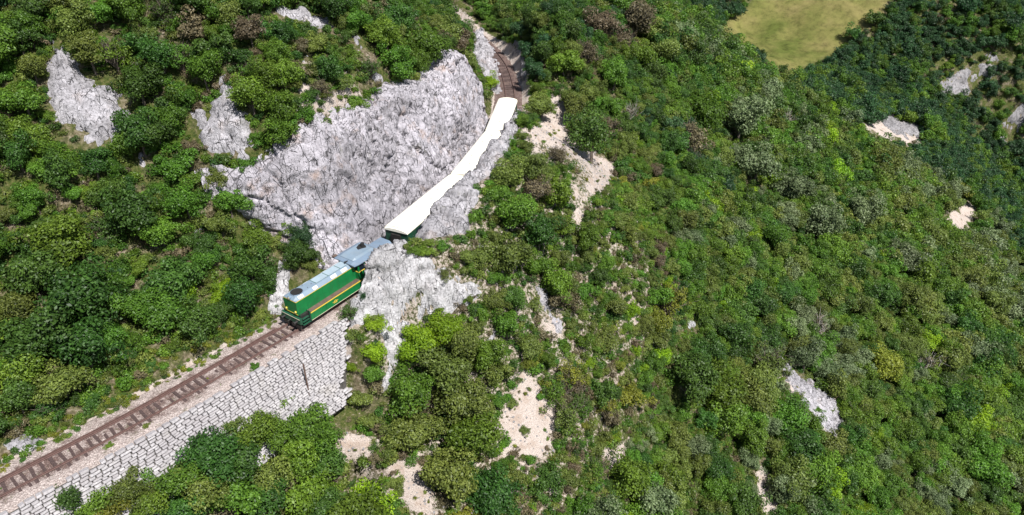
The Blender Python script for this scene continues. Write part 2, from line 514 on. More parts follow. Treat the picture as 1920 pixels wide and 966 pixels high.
for p in [(770, 474, 4.2), (835, 494, 2.2), (700, 545, 1.0), (640, 625, -3.0), (615, 675, -4.8), (590, 715, -6.2), (920, 540, -1.5), (740, 620, -3.5), (820, 620, -4.2), (720, 740, -8.2), (655, 600, -2.8), (645, 660, -5.2), (650, 730, -7.2),
          (640, 900, -9.5), (800, 940, -14), (960, 966, -17), (1000, 750, -12), (960, 640, -7.5), (1100, 600, -9.5), (1200, 450, -8), (1000, 420, -.5), (1100, 300, -4), (1050, 170, 1.5),
          (1200, 200, -7), (1000, 110, 5), (1100, 60, 6), (1050, 20, 9), (1200, 40, 0), (1300, 100, -11), (1400, 300, -22), (1300, 600, -21), (1250, 900, -26), (1500, 900, -37), (1500, 600, -33),
          (1500, 750, -35), (1600, 450, -38), (1700, 600, -45), (1700, 900, -46), (1900, 900, -54), (1850, 650, -56), (1450, 170, -25), (1600, 300, -40), (1540, 230, -34),
          (1650, 200, -52), (1800, 150, -54), (1900, 100, -45), (1900, 20, -34), (1850, 400, -70), (1910, 540, -74), (1500, 120, -46), (1400, 60, -42), (1600, 20, -32), (1420, 10, -34), (1700, 60, -38),
          (1870, 255, -76), (1760, 250, -62), (1300, 20, -30)]:
    ctrl.append(tuple(at(*p)))
ctrl += [(-320, 0, 70), (-320, 300, 90), (-150, 420, 80), (60, 480, 40), (230, 480, 5), (420, 420, 10), (420, 200, 0), (330, 100, -40), (300, -60, -70), (120, -80, -80), (0, -80, -62), (-110, -90, -30), (-300, -200, 20), (600, 0, 0), (0, 800, 70), (600, 700, 60), (-400, 700, 110)]
C = np.array(ctrl)
def _tps_k(r2): return np.where(r2 > 1e-9, .5 * r2 * np.log(np.maximum(r2, 1e-9)), 0)
_sc = 100.0
_n = len(C); _P = C[:, :2] / _sc
_A = np.zeros((_n + 3, _n + 3))
_A[:_n, :_n] = _tps_k(((_P[:, None] - _P[None]) ** 2).sum(-1)) + np.eye(_n) * 2e-4
_A[:_n, _n] = 1; _A[:_n, _n + 1:] = _P; _A[_n:, :_n] = _A[:_n, _n:].T
_w = np.linalg.solve(_A, np.concatenate([C[:, 2], np.zeros(3)]))

def base_z(x, y):
    X = np.stack([x, y], -1) / _sc; z = np.empty(len(X))
    for a in range(0, len(X), 20000):
        q = X[a:a + 20000]
        z[a:a + 20000] = _tps_k(((q[:, None] - _P[None]) ** 2).sum(-1)) @ _w[:_n] + _w[_n] + q @ _w[_n + 1:]
    return np.clip(z, -120, 140)

def terrain_z(x, y):
    x = np.asarray(x, float).ravel(); y = np.asarray(y, float).ravel()
    z = base_z(x, y)
    p = np.stack([x, y, np.zeros_like(x)], -1)
    z = z + fbm(p * .11, 4, 3) * 1.3 + fbm(p * .5, 3, 9) * .28
    s, d = sd(x, y); a = np.abs(d)
    bed = -.34
    cut = sstep(2.5, 5, s) * (1 - sstep(62, 66, s))
    kl = 1.0 + 1.55 * cut + .9 * sstep(80, 86, s)
    foot = 2.75 + (np.where(s < 80, cliff_foot(np.clip(s, 0, 62)), 2.75) + .55 - 2.75) * cut
    left = np.minimum(z, np.maximum(bed - .3 * cut + np.maximum(0, a - foot) * kl, bed + np.maximum(0, a - 2.75) * .8 * (1 - sstep(9, 14, s))))
    se = WE0 + (WE1 - WE0) * np.clip((a - 2.8) / 2.2, 0, 1.5)
    wsec = 1 - sstep(se - .8, se + .8, s)
    right_cut = np.minimum(z, bed + np.maximum(0, a - 2.15) * (7.0 - 5.6 * sstep(60, 64, s)))
    right_wall = np.minimum(z, bed - .35 - np.maximum(0, a - 2.7) * 2.75)
    right = right_wall * wsec + right_cut * (1 - wsec)
    side = np.where(d < 0, left, right)
    w = np.where((d > 0) & (s > 3), sstep(2.05, 2.3, a), sstep(2.5, 2.95, a))
    wl = sstep(2.5, 4.2, a)
    w = np.where((d < 0) & (s < 4), wl, w)
    out = np.where(a < 12, bed * (1 - w) + side * w, z)
    far = (s < CS[0] + 1) | (s > CS[-1] - 1)
    return np.where(far, z, out)

def axis(parts):
    out = [parts[0][0]]
    for a, b, st in parts:
        n = max(1, int(round((b - a) / st))); out += list(np.linspace(a, b, n + 1)[1:])
    return np.array(out)
GX = axis([(-620, -120, 25), (-120, -62, 1.6), (-62, 60, .65), (60, 150, 1.3), (150, 260, 2.4), (260, 800, 30)])
GY = axis([(-320, -20, 25), (-20, 28, 3), (28, 150, .65), (150, 340, 1.6), (340, 420, 6), (420, 1000, 40)])
gx, gy = np.meshgrid(GX, GY, indexing='ij')
GZ = terrain_z(gx, gy).reshape(gx.shape)

def zt(x, y):
    """terrain height read back from the mesh grid"""
    x = np.asarray(x, float); y = np.asarray(y, float)
    i = np.clip(np.searchsorted(GX, x) - 1, 0, len(GX) - 2); j = np.clip(np.searchsorted(GY, y) - 1, 0, len(GY) - 2)
    a = np.clip((x - GX[i]) / (GX[i + 1] - GX[i]), 0, 1); b = np.clip((y - GY[j]) / (GY[j + 1] - GY[j]), 0, 1)
    return (GZ[i, j] * (1 - a) + GZ[i + 1, j] * a) * (1 - b) + (GZ[i, j + 1] * (1 - a) + GZ[i + 1, j + 1] * a) * b

def hit(u, v):
    """where the view ray through a photo pixel meets the terrain"""
    r = ray(u, v); t = np.arange(30, 620, .25)
    z = H + r[2] * t
    below = z < zt(r[0] * t, r[1] * t)
    k = int(np.argmax(below)) if below.any() else len(t) - 1
    return np.array([r[0] * t[k], r[1] * t[k], float(zt(r[0] * t[k], r[1] * t[k]))])

# ------------------------------------------------------------------ regions traced on the photograph
SCREE = [
    [(985, 690), (1025, 735), (1050, 770), (1040, 840), (1020, 900), (985, 860), (920, 815), (930, 780), (960, 745), (970, 705)],
    [(625, 640), (655, 680), (660, 760), (650, 800), (700, 830), (665, 885), (620, 875), (615, 830), (640, 790), (622, 730)],
    [(740, 858), (795, 872), (830, 935), (832, 975), (755, 975), (752, 910)],
    [(1030, 150), (1062, 185), (1085, 250), (1165, 312), (1160, 345), (1110, 388), (1088, 425), (1070, 372), (1100, 330), (1040, 290), (990, 305), (975, 250), (1010, 205)],
    [(1452, 655), (1480, 665), (1505, 705), (1550, 722), (1592, 785), (1585, 822), (1548, 825), (1512, 775), (1470, 725)],
    [(1418, 850), (1440, 890), (1455, 940), (1455, 975), (1428, 975)],
    [(1598, 238), (1670, 208), (1725, 236), (1742, 262), (1700, 274), (1640, 262)],
    [(1768, 395), (1830, 375), (1842, 402), (1782, 440)],
    [(1000, 530), (1030, 545), (1060, 610), (1050, 650), (1020, 620)],
    [(560, 140), (640, 120), (690, 190), (640, 215), (560, 215)],
    [(1180, 600), (1240, 600), (1240, 640), (1190, 640)],
    [(1130, 840), (1180, 830), (1180, 862), (1140, 870)],
]
SPUR = [(680, 474), (700, 455), (735, 443), (765, 466), (800, 483), (835, 492), (850, 515), (880, 520), (915, 530), (925, 548), (890, 562), (870, 580), (820, 590), (780, 610), (757, 640), (742, 690), (737, 738), (714, 742), (718, 680), (714, 630), (700, 606), (680, 604), (660, 620), (640, 614), (648, 585), (668, 540)]
RIDGE = [(740, 450), (775, 428), (812, 400), (850, 354), (880, 320), (918, 264), (945, 234), (962, 192), (977, 215), (972, 260), (948, 292), (952, 320), (915, 332), (888, 350), (902, 380), (875, 410), (912, 435), (860, 442), (800, 452)]
MEADOW = [(1345, 52), (1400, 18), (1435, -40), (1680, -40), (1650, 40), (1595, 72), (1562, 102), (1512, 125), (1490, 138), (1450, 132), (1420, 92), (1372, 72)]
bare = np.zeros(gx.shape); mead = np.zeros(gx.shape)
pts = np.stack([gx, gy, GZ], -1)
pu, pv, pd = proj(pts)
front = (gy * CP - (GZ - H) * SP) > 5
_nz2 = fbm(np.stack([gx, gy, 0 * gx], -1) * 1.1, 3, 62)
_nz = fbm(np.stack([gx, gy, 0 * gx], -1) * .3, 4, 61)
for poly in SCREE:
    bare = np.maximum(bare, sstep(-22, 30, poly_dist(poly, pu, pv) + 46 * _nz + 16 * _nz2) * front)
mead = sstep(-4, 6, poly_dist(MEADOW, pu, pv)) * front * sstep(200, 230, gy)
mead = np.maximum(mead, sstep(330, 345, gy) * sstep(60, 90, gx) * (1 - sstep(150, 190, gx)))
gs, gd = sd(gx, gy); gs = gs.reshape(gx.shape); gd = gd.reshape(gx.shape)
bare = np.maximum(bare, .85 * (1 - sstep(2.9, np.where(gd < 0, 3.3, 4.5), np.abs(gd))))
bare = np.maximum(bare, .50 * (1 - sstep(6, 14, gd)) * (gd > 0) * (gs > 5) * (gs < 62))
bare = np.maximum(bare, .47 * sstep(4, 9, gd) * (1 - sstep(22, 34, gd)) * sstep(-14, -6, gs) * (1 - sstep(50, 60, gs)))
bare = np.maximum(bare, .30 * sstep(-12, 0, gd) * (1 - sstep(20, 40, gd)) * (gs < 70))
pts[..., 2] -= 1.3 * sstep(1.5, 2.0, gd) * (1 - sstep(3.3, 4.2, gd)) * sstep(11, 13, gs) * (1 - sstep(58, 60, gs))
pts[..., 2] -= .9 * np.maximum(sstep(3, 14, poly_dist(SPUR, pu, pv)), sstep(3, 14, poly_dist(RIDGE, pu, pv))) * front * (np.abs(gd - 8) < 7) * (gs > 0) * (gs < 64)
me = mesh_np('hillside', pts.reshape(-1, 3), grid_faces(*gx.shape), True)
attr(me, 'bare', bare.ravel()); attr(me, 'meadow', mead.ravel())
tag(link('hillside', me, M['ground']), 'steep wooded limestone hillside falling away to a gorge', kind='structure')

# ------------------------------------------------------------------ ballast bed
bs = np.arange(-80, 112, .25); bd = np.linspace(-2.9, 2.85, 30)
S_, D_ = np.meshgrid(bs, bd, indexing='ij')
X_, Y_, _, _ = on_track(S_, 0); _, _, TX_, TY_ = on_track(S_, 0)
X_ = X_ + TY_ * D_; Y_ = Y_ - TX_ * D_
pb = np.stack([X_, Y_, 0 * X_], -1)
Z_ = -.20 - .14 * sstep(1.5, 2.9, np.abs(D_)) + fbm(pb * 1.7, 4, 21) * .06 - .06 * (np.abs(D_) < .62) - .5 * (np.abs(D_) > 2.8)
me = mesh_np('ballast', np.stack([X_, Y_, Z_], -1).reshape(-1, 3), grid_faces(*X_.shape), True)
attr(me, 'rust', (.62 - sstep(.7, 2.3, np.abs(D_ + .15)) * .45 + .5 * (S_ > 60)).ravel())
tag(link('ballast', me, M['ballast']), 'pale stained gravel bed under the railway track', kind='structure')

# ------------------------------------------------------------------ track
def sweep(name, prof, s0, s1, d, mat, parent, step=.5):
    s = np.arange(s0, s1, step); n = len(prof)
    V = []
    for (dy, z) in prof:
        x, y, _, _ = on_track(s, d + dy); V.append(np.stack([x, y, np.full_like(x, z)], -1))
    V = np.stack(V, 1).reshape(-1, 3)
    i, j = np.meshgrid(np.arange(len(s) - 1), np.arange(n), indexing='ij')
    a = i * n + j; b = i * n + (j + 1) % n
    fs = np.stack([a, b, b + n, a + n], -1).reshape(-1, 4)
    return link(name, mesh_np(name, V, fs), mat, parent)
trk = tag(empty('railway_track', (*on_track(0)[:2], 0)), 'single rusty railway track with dark wooden sleepers curving through the rock cut', 'railway track')
RAILP = [(-.07, -.16), (.07, -.16), (.07, -.14), (.015, -.11), (.015, -.045), (.037, -.03), (.037, 0), (-.037, 0), (-.037, -.03), (-.015, -.045), (-.015, -.11), (-.07, -.14)]
RAILP = RAILP[::-1]
def unparent_local(o, par):
    o.matrix_parent_inverse = Matrix.Translation(par.location).inverted()
for d in (-.753, .753):
    unparent_local(sweep('rail', RAILP, -80, 111, d, M['rail'], trk), trk)
g = sweep('guard_rail', RAILP, -80, -.5, -.98, M['rail'], trk); unparent_local(g, trk)
slm = []
for k in range(4):
    m = MB(); r = random.Random(k)
    a = 1.25
    m.box(-.12, .12, -a, a, -.14, 0)
    meh = bpy.data.meshes.new('sleeper'); meh.from_pydata([(x + r.uniform(-.012, .012), y + r.uniform(-.03, .03), z + r.uniform(-.012, .006)) for x, y, z in m.v], [], m.f); meh.update()
    meh.materials.append(M['sleeper']); slm.append(meh)
s = -49.0
while s < 108:
    if not (1.5 < s < 66):
        x, y, tx, ty = [float(q) for q in on_track(s)]
        o = link('sleeper', random.choice(slm), None, trk); unparent_local(o, trk)
        o.location = (x, y, -.155 - (.10 * random.random() ** 1.6 if random.random() < .72 else random.uniform(.06, .12))); o.rotation_euler = (random.uniform(-.02, .02), 0, math.atan2(ty, tx) + random.uniform(-.07, .07))
        o.scale = (random.uniform(.85, 1.15), random.uniform(.93, 1.04), 1)
    s += .63 + random.uniform(-.09, .10)

# ------------------------------------------------------------------ retaining wall of squared stones
wall = tag(empty('retaining_wall', (*on_track(-20, 4)[:2], -6)), 'battered dry stone retaining wall of pale squared blocks under the track', 'wall')
BAT = .36
VISW = [(-10, 860), (250, 740), (540, 610), (640, 590), (635, 640), (600, 705), (545, 718), (500, 765), (420, 805), (330, 845), (230, 892), (150, 908), (95, 935), (80, 985), (-10, 985)]
s_ = np.arange(-56, WE1 + .3, .5)
core = []
for dz in (-.25, -7.6):
    x, y, _, _ = on_track(s_, 2.76 + BAT * (-.2 - dz) - .13); core.append(np.stack([x, y, np.full_like(x, dz)], -1))
cm = mesh_np('core', np.stack(core, 1).reshape(-1, 3), grid_faces(len(s_), 2))
o = link('core', cm, M['joint'], wall); unparent_local(o, wall)
_a = [on_track(WE1 + .1, 2.76 + BAT * (-.2 - dz) - .13)[:2] + (dz,) for dz in (-.25, -7.6)]
_b = on_track(WE0 + .2, 2.63)[:2] + (-.25,)
cm = bpy.data.meshes.new('core'); cm.from_pydata([tuple(float(q) for q in p) for p in (_a[0], _a[1], _b)], [], [(0, 1, 2)]); cm.update()
o = link('core', cm, M['joint'], wall); unparent_local(o, wall)
def stone_mesh(seed):
    r = random.Random(seed); b = .14
    vs = []
    for sx in (-1, 1):
        for sy in (-1, 1):
            for sz in (-1, 1):
                jx, jy, jz = [r.uniform(.86, 1.0) for _ in range(3)]
                for ax in range(3):
                    p = [sx * jx, sy * jy, sz * jz]
                    for q in range(3):
                        if q != ax: p[q] *= 1 - b * (1.6 if q == 1 else 1)
                    vs.append(tuple(.5 * c for c in p))
    import bmesh
    bm = bmesh.new()
    for v in vs: bm.verts.new(v)
    bmesh.ops.convex_hull(bm, input=bm.verts)
    me = bpy.data.meshes.new('stone'); bm.to_mesh(me); bm.free()
    me.materials.append(M['stone'])
    return me
STM = [stone_mesh(k) for k in range(7)]
stones = []
z = -.02; row = 0
while z > -7.2:
    hgt = random.uniform(.19, .28)
    s = -54 + random.uniform(0, .5)
    end = WE0 + (WE1 - WE0) * min(1, -z / 5.8) + random.uniform(-.3, .5)
    while s < end:
        L = random.uniform(.36, .62) + .45 * random.random() ** 2 if row else random.uniform(.4, .95)
        zc = z - hgt / 2
        dd = 2.76 + BAT * (-.2 - zc) - .10 + random.uniform(-.06, .05) - (random.uniform(0, .12) if row == 0 else 0)
        x, y, tx, ty = [float(q) for q in on_track(s + L / 2, dd)]
        if not (row == 0 and random.random() < .12):
            u, v, dep = proj((x, y, zc))
            vis = bool(in_poly(VISW, np.array([u]), np.array([v]))[0])
            stones.append((vis, L * hgt / dep ** 2, (x, y, zc), math.atan2(ty, tx), (L - .032, (.5 if row else .62), hgt * random.uniform(.9, 1.06) - .022), random.randrange(7), random.uniform(-.06, .06)))
        s += L
    z -= hgt; row += 1
stones.sort(key=lambda t: (not t[0], -t[1]))
# batter tilt: rotate about the along-track axis
def stone_matrix(t):
    tilt = -math.atan(BAT)
    return Matrix.Translation(t[2]) @ Matrix.Rotation(t[3] + t[6], 4, 'Z') @ Matrix.Rotation(tilt, 4, 'X') @ Matrix.Diagonal((*t[4], 1))
inv = Matrix.Translation(wall.location).inverted()
for t in stones[:300]:
    o = link('stone', STM[t[5]], None, wall)
    o.matrix_local = inv @ stone_matrix(t)
V, Fc = [], []
for t in stones[300:]:
    mm = stone_matrix(t); b = len(V); me_ = STM[t[5]]
    V += [mm @ v.co for v in me_.vertices]; Fc += [tuple(b + i for i in p.vertices) for p in me_.polygons]
me = bpy.data.meshes.new('stonework'); me.from_pydata(V, [], Fc); me.update()
o = link('stonework', me, M['stone'], wall); unparent_local(o, wall); o['kind'] = 'stuff'
print('stones', len(stones), sum(t[0] for t in stones))

# ------------------------------------------------------------------ rock
def crag(p, n, amp, seed, cell=1.6, rot=.5, stretch=(1, 1, 1)):
    """displace points along their normals into broken limestone"""
    c, s_ = math.cos(rot), math.sin(rot)
    q = np.stack([p[:, 0] * c - p[:, 2] * s_, p[:, 1], p[:, 0] * s_ + p[:, 2] * c], -1) * np.array(stretch)
    q = q + fbm(p * .7, 3, seed + 50)[:, None] * .5
    f1, f2, cid = worley(q / cell, seed)
    e1 = np.clip((f2 - f1) / .12, 0, 1)
    g1, g2, cid2 = worley(q / (cell * .4) + 5.1, seed + 11)
    e2 = np.clip((g2 - g1) / .2, 0, 1)
    # every block is a tilted facet
    t1 = np.sin(cid * 91.7) * q[:, 0] + np.cos(cid * 57.3) * q[:, 2] + np.sin(cid * 33.1) * q[:, 1]
    t1 = (t1 / cell - np.floor(t1 / cell)) - .5
    t2 = np.sin(cid2 * 71.7) * q[:, 0] + np.cos(cid2 * 47.3) * q[:, 2] + np.sin(cid2 * 23.1) * q[:, 1]
    t2 = (t2 / (cell * .5) - np.floor(t2 / (cell * .5))) - .5
    gate = sstep(-.1, .35, fbm(p * .35, 3, seed + 71))
    b1, b2, bid = worley(q / (cell * 2.7) + 2.7, seed + 23)
    eb = np.clip((b2 - b1) / .07, 0, 1)
    tb = np.sin(bid * 61.7) * q[:, 0] + np.cos(bid * 37.3) * q[:, 2] + np.sin(bid * 43.1) * q[:, 1]
    tb = np.sin(tb / cell * .6)
    slab = sstep(-.25, .3, fbm(p * .16, 3, seed + 91))
    h = (cid - .5) * 1.1 + t1 * .75 + (e1 - 1) * (.25 + .9 * gate)
    h = h * (.35 + .65 * slab) + ((cid2 - .5) * .5 + t2 * .45 + (e2 - 1) * .3 + ridged(p * 1.6, 3, seed + 3) * .2) * (.25 + .75 * slab)
    h = h + (bid - .5) * 1.7 + tb * .5 + (eb - 1) * .9 + fbm(p * .25, 3, seed + 8) * .8
    return p + n * (h * amp)[:, None] + np.stack([vnoise(p * 2.3, seed + 31), vnoise(p * 2.3, seed + 32), vnoise(p * 2.3, seed + 33)], -1) * amp * .18

def grid_normals(P):
    a = np.gradient(P, axis=0); b = np.gradient(P, axis=1)
    n = np.cross(a, b); n /= np.linalg.norm(n, axis=-1)[..., None] + 1e-9
    return n

def outcrop(poly, lift, amp, seed, mat, label, res=.2, cell=1.6, edge=1.2, group=None, name='rock_outcrop', stretch=(1, 1, 1), exact=False):
    wp = [hit(u, v)[:2] for u, v in poly]
    xs = [p[0] for p in wp]; ys = [p[1] for p in wp]
    X, Y = np.meshgrid(np.arange(min(xs) - 1, max(xs) + 1, res), np.arange(min(ys) - 1, max(ys) + 1, res), indexing='ij')
    dist = poly_dist([tuple(p) for p in wp], X, Y) + fbm(np.stack([X, Y, 0 * X], -1) * .8, 3, seed) * .7
    Z0 = terrain_z(X, Y).reshape(X.shape) if exact else zt(X, Y)
    Z = Z0 + np.where(dist > 0, lift * sstep(0, edge * 2, dist) + .35 * sstep(0, .5, dist), 0) - .3
    P = np.stack([X, Y, Z], -1)
    n = grid_normals(P); n = n * np.sign(n[..., 2:3] + 1e-9)
    w = sstep(-.2, .5, dist)
    Q = crag(P.reshape(-1, 3), n.reshape(-1, 3), amp, seed, cell, stretch=stretch).reshape(P.shape)
    Q = P + (Q - P) * w[..., None]
    Q[..., 2] -= (1 - sstep(-.5, .1, dist)) * .6
    qs, qd = sd(Q[..., 0], Q[..., 1]); k = ((qd > 0) & (qd < 1.95) & (qs > -3) & (qs < 62)).reshape(X.shape)
    mv = np.where(k, 1.95 - qd.reshape(X.shape), 0)
    _, _, tx, ty = on_track(qs); Q[..., 0] += ty.reshape(X.shape) * mv; Q[..., 1] -= tx.reshape(X.shape) * mv
    keep = dist > -.55
    fs = grid_faces(*X.shape)
    fs = fs[keep.ravel()[fs].all(1)]
    if not len(fs): return None
    used = np.unique(fs); mp = -np.ones(X.size, int); mp[used] = np.arange(len(used))
    c = Q.reshape(-1, 3)[used]; org = c.mean(0)
    me = mesh_np(name, c - org, mp[fs])
    o = link(name, me, mat); o.location = org
    tag(o, label, 'rock', group)
    return o

# the tall cut face left of the train: a surface swept along the track
cs = np.arange(2.0, 61.0, .14); ct = np.linspace(-.08, 1.12, 130)
S_, T_ = np.meshgrid(cs, ct, indexing='ij')
Hh = np.interp(S_, CLIFF_S, CLIFF_H)
dn = cliff_foot(S_) + .36 * Hh * np.clip(T_, -.1, 1) + np.maximum(0, T_ - 1) * 18 - .55
zz = Hh * np.minimum(T_, 1) + np.maximum(0, T_ - 1) * 8
X_, Y_, TX_, TY_ = on_track(S_, 0)
P = np.stack([X_ - TY_ * dn, Y_ + TX_ * dn, zz], -1)
n = grid_normals(P); tw = np.stack([TY_, -TX_, 0 * TX_], -1)
n = n * np.sign((n * (tw + np.array([0, 0, .3]))).sum(-1, keepdims=True))
end = sstep(2.0, 6, S_) * (1 - sstep(57, 61, S_))
Q = crag(P.reshape(-1, 3), n.reshape(-1, 3), .42, 101, 2.3, -.7, (1, 1, .5)).reshape(P.shape)
Q = Q + n * (fbm(P.reshape(-1, 3) * .12, 3, 77).reshape(S_.shape) * 1.3 * sstep(0.1, .6, T_))[..., None]
Q = Q - tw * ((1 - end) * 2.0)[..., None]
org = Q.reshape(-1, 3).mean(0)
o = link('rock_cliff', mesh_np('rock_cliff', Q.reshape(-1, 3) - org, grid_faces(*S_.shape)), M['rock_cliff']); o.location = org
tag(o, 'tall pale grey limestone cliff rising beside the white roofed coaches', 'cliff')

outcrop(SPUR,
        1.0, .34, 5, M['rock_pale'], 'bright white limestone crag standing in front of the locomotive cab', .16, 1.5, 1.0, name='rock_spur', exact=True)
outcrop(RIDGE,
        .9, .34, 15, M['rock'], 'long low pale rock rim along the near side of the coaches', .18, 1.5, .9, name='rock_ridge', exact=True)
OUT = [
    ([(85, 60), (100, 50), (112, 82), (150, 110), (170, 140), (215, 145), (235, 175), (235, 200), (250, 215), (240, 262), (205, 288), (150, 282), (130, 250), (100, 232), (80, 190), (78, 130)], 1.6, .42, 'rock', 'big tilted grey limestone outcrop high in the shrubs above the track, largest of the slope'),
    ([(345, 205), (370, 198), (390, 220), (400, 180), (425, 140), (442, 180), (465, 220), (478, 270), (460, 305), (410, 295), (380, 272), (350, 245)], 1.2, .4, 'rock', 'jagged white limestone outcrop between the big tilted outcrop and the cliff'),
    ([(648, 58), (690, 75), (700, 110), (745, 140), (738, 165), (700, 152), (662, 92)], 1.0, .36, 'rock', 'narrow slanting white rock rib running down behind the cliff top'),
    ([(505, 5), (570, 18), (622, 30), (632, 58), (590, 52), (510, 26)], .8, .34, 'rock', 'low pale rock band in the shrubs high above the cliff'),
    ([(508, 478), (545, 472), (562, 500), (545, 545), (535, 585), (503, 580), (512, 530)], 2.0, .36, 'rock_pale', 'upright grey rock beside the front of the locomotive'),
    ([(243, 276), (272, 282), (293, 320), (265, 332)], .7, .25, 'rock', 'small smooth grey rock slab below the big tilted outcrop'),
    ([(560, 98), (585, 92), (592, 125), (562, 128)], .8, .3, 'rock', 'small white rock knob on the dry slope above the cliff'),
    ([(883, 66), (905, 52), (922, 85), (937, 125), (946, 178), (925, 182), (905, 140), (885, 105)], 1.2, .36, 'rock', 'pale rock wall beside the far bend of the track'),
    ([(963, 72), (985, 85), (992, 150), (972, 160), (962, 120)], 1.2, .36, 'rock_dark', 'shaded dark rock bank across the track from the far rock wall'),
    ([(355, 420), (392, 425), (390, 455), (362, 452)], .4, .2, 'rock', 'small pale rock in the shrubs above the straight track'),
    ([(636, 665), (668, 672), (668, 715), (640, 712)], .5, .22, 'rock_pale', 'pale boulder at the end of the retaining wall'),
    ([(1452, 655), (1480, 665), (1505, 705), (1550, 722), (1592, 785), (1585, 822), (1548, 825), (1512, 775), (1470, 725)], .5, .3, 'rock', 'white rubble outcrop alone on the wooded lower slope'),
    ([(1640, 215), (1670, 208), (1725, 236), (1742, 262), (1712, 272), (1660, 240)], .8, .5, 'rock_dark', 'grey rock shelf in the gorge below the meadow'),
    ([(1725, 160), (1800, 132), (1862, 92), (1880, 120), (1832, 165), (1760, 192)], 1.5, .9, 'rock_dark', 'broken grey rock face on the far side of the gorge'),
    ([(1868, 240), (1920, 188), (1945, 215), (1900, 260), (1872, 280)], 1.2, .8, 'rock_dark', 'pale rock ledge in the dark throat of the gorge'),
    ([(1000, 530), (1030, 545), (1062, 610), (1052, 655), (1022, 622)], .5, .3, 'rock', 'low grey rock rib in the shrubs right of the white crag'),
    ([(1285, 600), (1305, 598), (1308, 628), (1290, 632)], .5, .25, 'rock_pale', 'single small white rock among the shrubs of the lower slope'),
    ([(0, 832), (60, 812), (90, 822), (60, 850), (5, 858)], .3, .2, 'rock', 'low grey rock beside the nearest stretch of track'),
    ([(430, 540), (446, 515), (452, 560), (440, 590)], .5, .2, 'rock', 'narrow grey rock in ivy by the track'),
    ([(880, 455), (910, 460), (905, 480), (885, 478)], .5, .2, 'rock', 'small grey rock among the bushes on top of the white crag'),
    ([(930, 590), (945, 600), (940, 640), (915, 660), (900, 640)], .5, .25, 'rock', 'grey rock ledge below the right end of the white crag'),
    ([(170, 340), (215, 320), (260, 345), (220, 365)], .4, .2, 'rock', 'flat grey rock half hidden under shrubs below the big outcrop'),
]
for k, (poly, lift, amp, mt, lab) in enumerate(OUT):
    far = k in (12, 13, 14)
    outcrop(poly, lift, amp, 200 + 7 * k, M[mt], lab, .5 if far else .2, 4.0 if far else 1.5, 2.5 if far else 1.0)

# ------------------------------------------------------------------ locomotive
def vehicle(name, s0, s1, label, cat, group=None, back=.25):
    """an Empty on the rails between two points of the track, +X towards the smaller s"""
    L = s1 - s0
    xa, ya, _, _ = [float(q) for q in on_track(s0 + L * back)]; xb, yb, _, _ = [float(q) for q in on_track(s1 - L * back)]
    o = empty(name, ((xa + xb) / 2, (ya + yb) / 2, 0), math.atan2(ya - yb, xa - xb))
    return tag(o, label, cat, group)

loc = vehicle('diesel_locomotive', -.45, 14.05, 'green diesel locomotive with pale blue grey roof and yellow lines leaving the rock cut', 'locomotive')
MB().box(-6.35, 6.2, -1.2, 1.2, .95, 1.62).build('frame', M['black'], loc)
for sgn in (1, -1):
    sk = MB().box(-6.35, 5.25, *sorted((sgn * 1.40, sgn * 1.46)), .62, 1.60).build('skirt', M['green'], loc, .01)
    MB().box(-6.35, 5.25, *sorted((sgn * 1.462, sgn * 1.478)), 1.50, 1.62).build('stripe', M['yellow'], sk)
    MB().box(-6.35, 5.25, *sorted((sgn * 1.462, sgn * 1.474)), .63, .67).build('edge_line', M['cream_edge'], sk)
    wk = MB().box(-6.3, 5.2, *sorted((sgn * .89, sgn * 1.45)), 1.62, 1.66).build('walkway', M['plank'], loc)
    # steps in the corner
    st = MB()
    for k in range(3): st.box(5.35 + .05 * k, 6.15, *sorted((sgn * 1.0, sgn * (1.42 - .0 * k))), .55 + .36 * k, .60 + .36 * k)
    st.box(5.27, 5.32, *sorted((sgn * .9, sgn * 1.44)), .5, 1.75)
    st.build('step', M['green_dark'], loc)
    MB().tube((5.35, sgn * 1.38, .6), (5.35, sgn * 1.38, 2.6), .02, n=6).build('handrail', M['green_dark'], loc)
    MB().tube((6.2, sgn * 1.2, .9), (6.2, sgn * 1.2, 2.4), .02, n=6).build('handrail', M['green_dark'], loc)
    for x in (-5.4, -4.9, -2.2, -.2, 1.6, 3.4, 4.9):
        MB().box(x, x + .015, *sorted((sgn * 1.461, sgn * 1.468)), .7, 1.48).build('panel_seam', M['green_dark'], sk)
    # round wheel emblem with wings
    em = MB()
    for k in range(10):
        a = 2 * math.pi * k / 10; b = 2 * math.pi * (k + 1) / 10
        em.add([(2.3 + r * math.cos(q), sgn * 1.472, 1.1 + r * math.sin(q)) for q in (a, b) for r in (.10, .17)] + [(2.3 + r * math.cos(q), sgn * 1.48, 1.1 + r * math.sin(q)) for q in (a, b) for r in (.10, .17)],
               [(0, 1, 3, 2), (4, 6, 7, 5), (0, 4, 5, 1), (2, 3, 7, 6)])
    em.box(1.95, 2.65, *sorted((sgn * 1.47, sgn * 1.479)), 1.08, 1.13)
    em.box(2.05, 2.55, *sorted((sgn * 1.47, sgn * 1.479)), .93, .97)
    em.build('emblem', M['yellow'], sk)

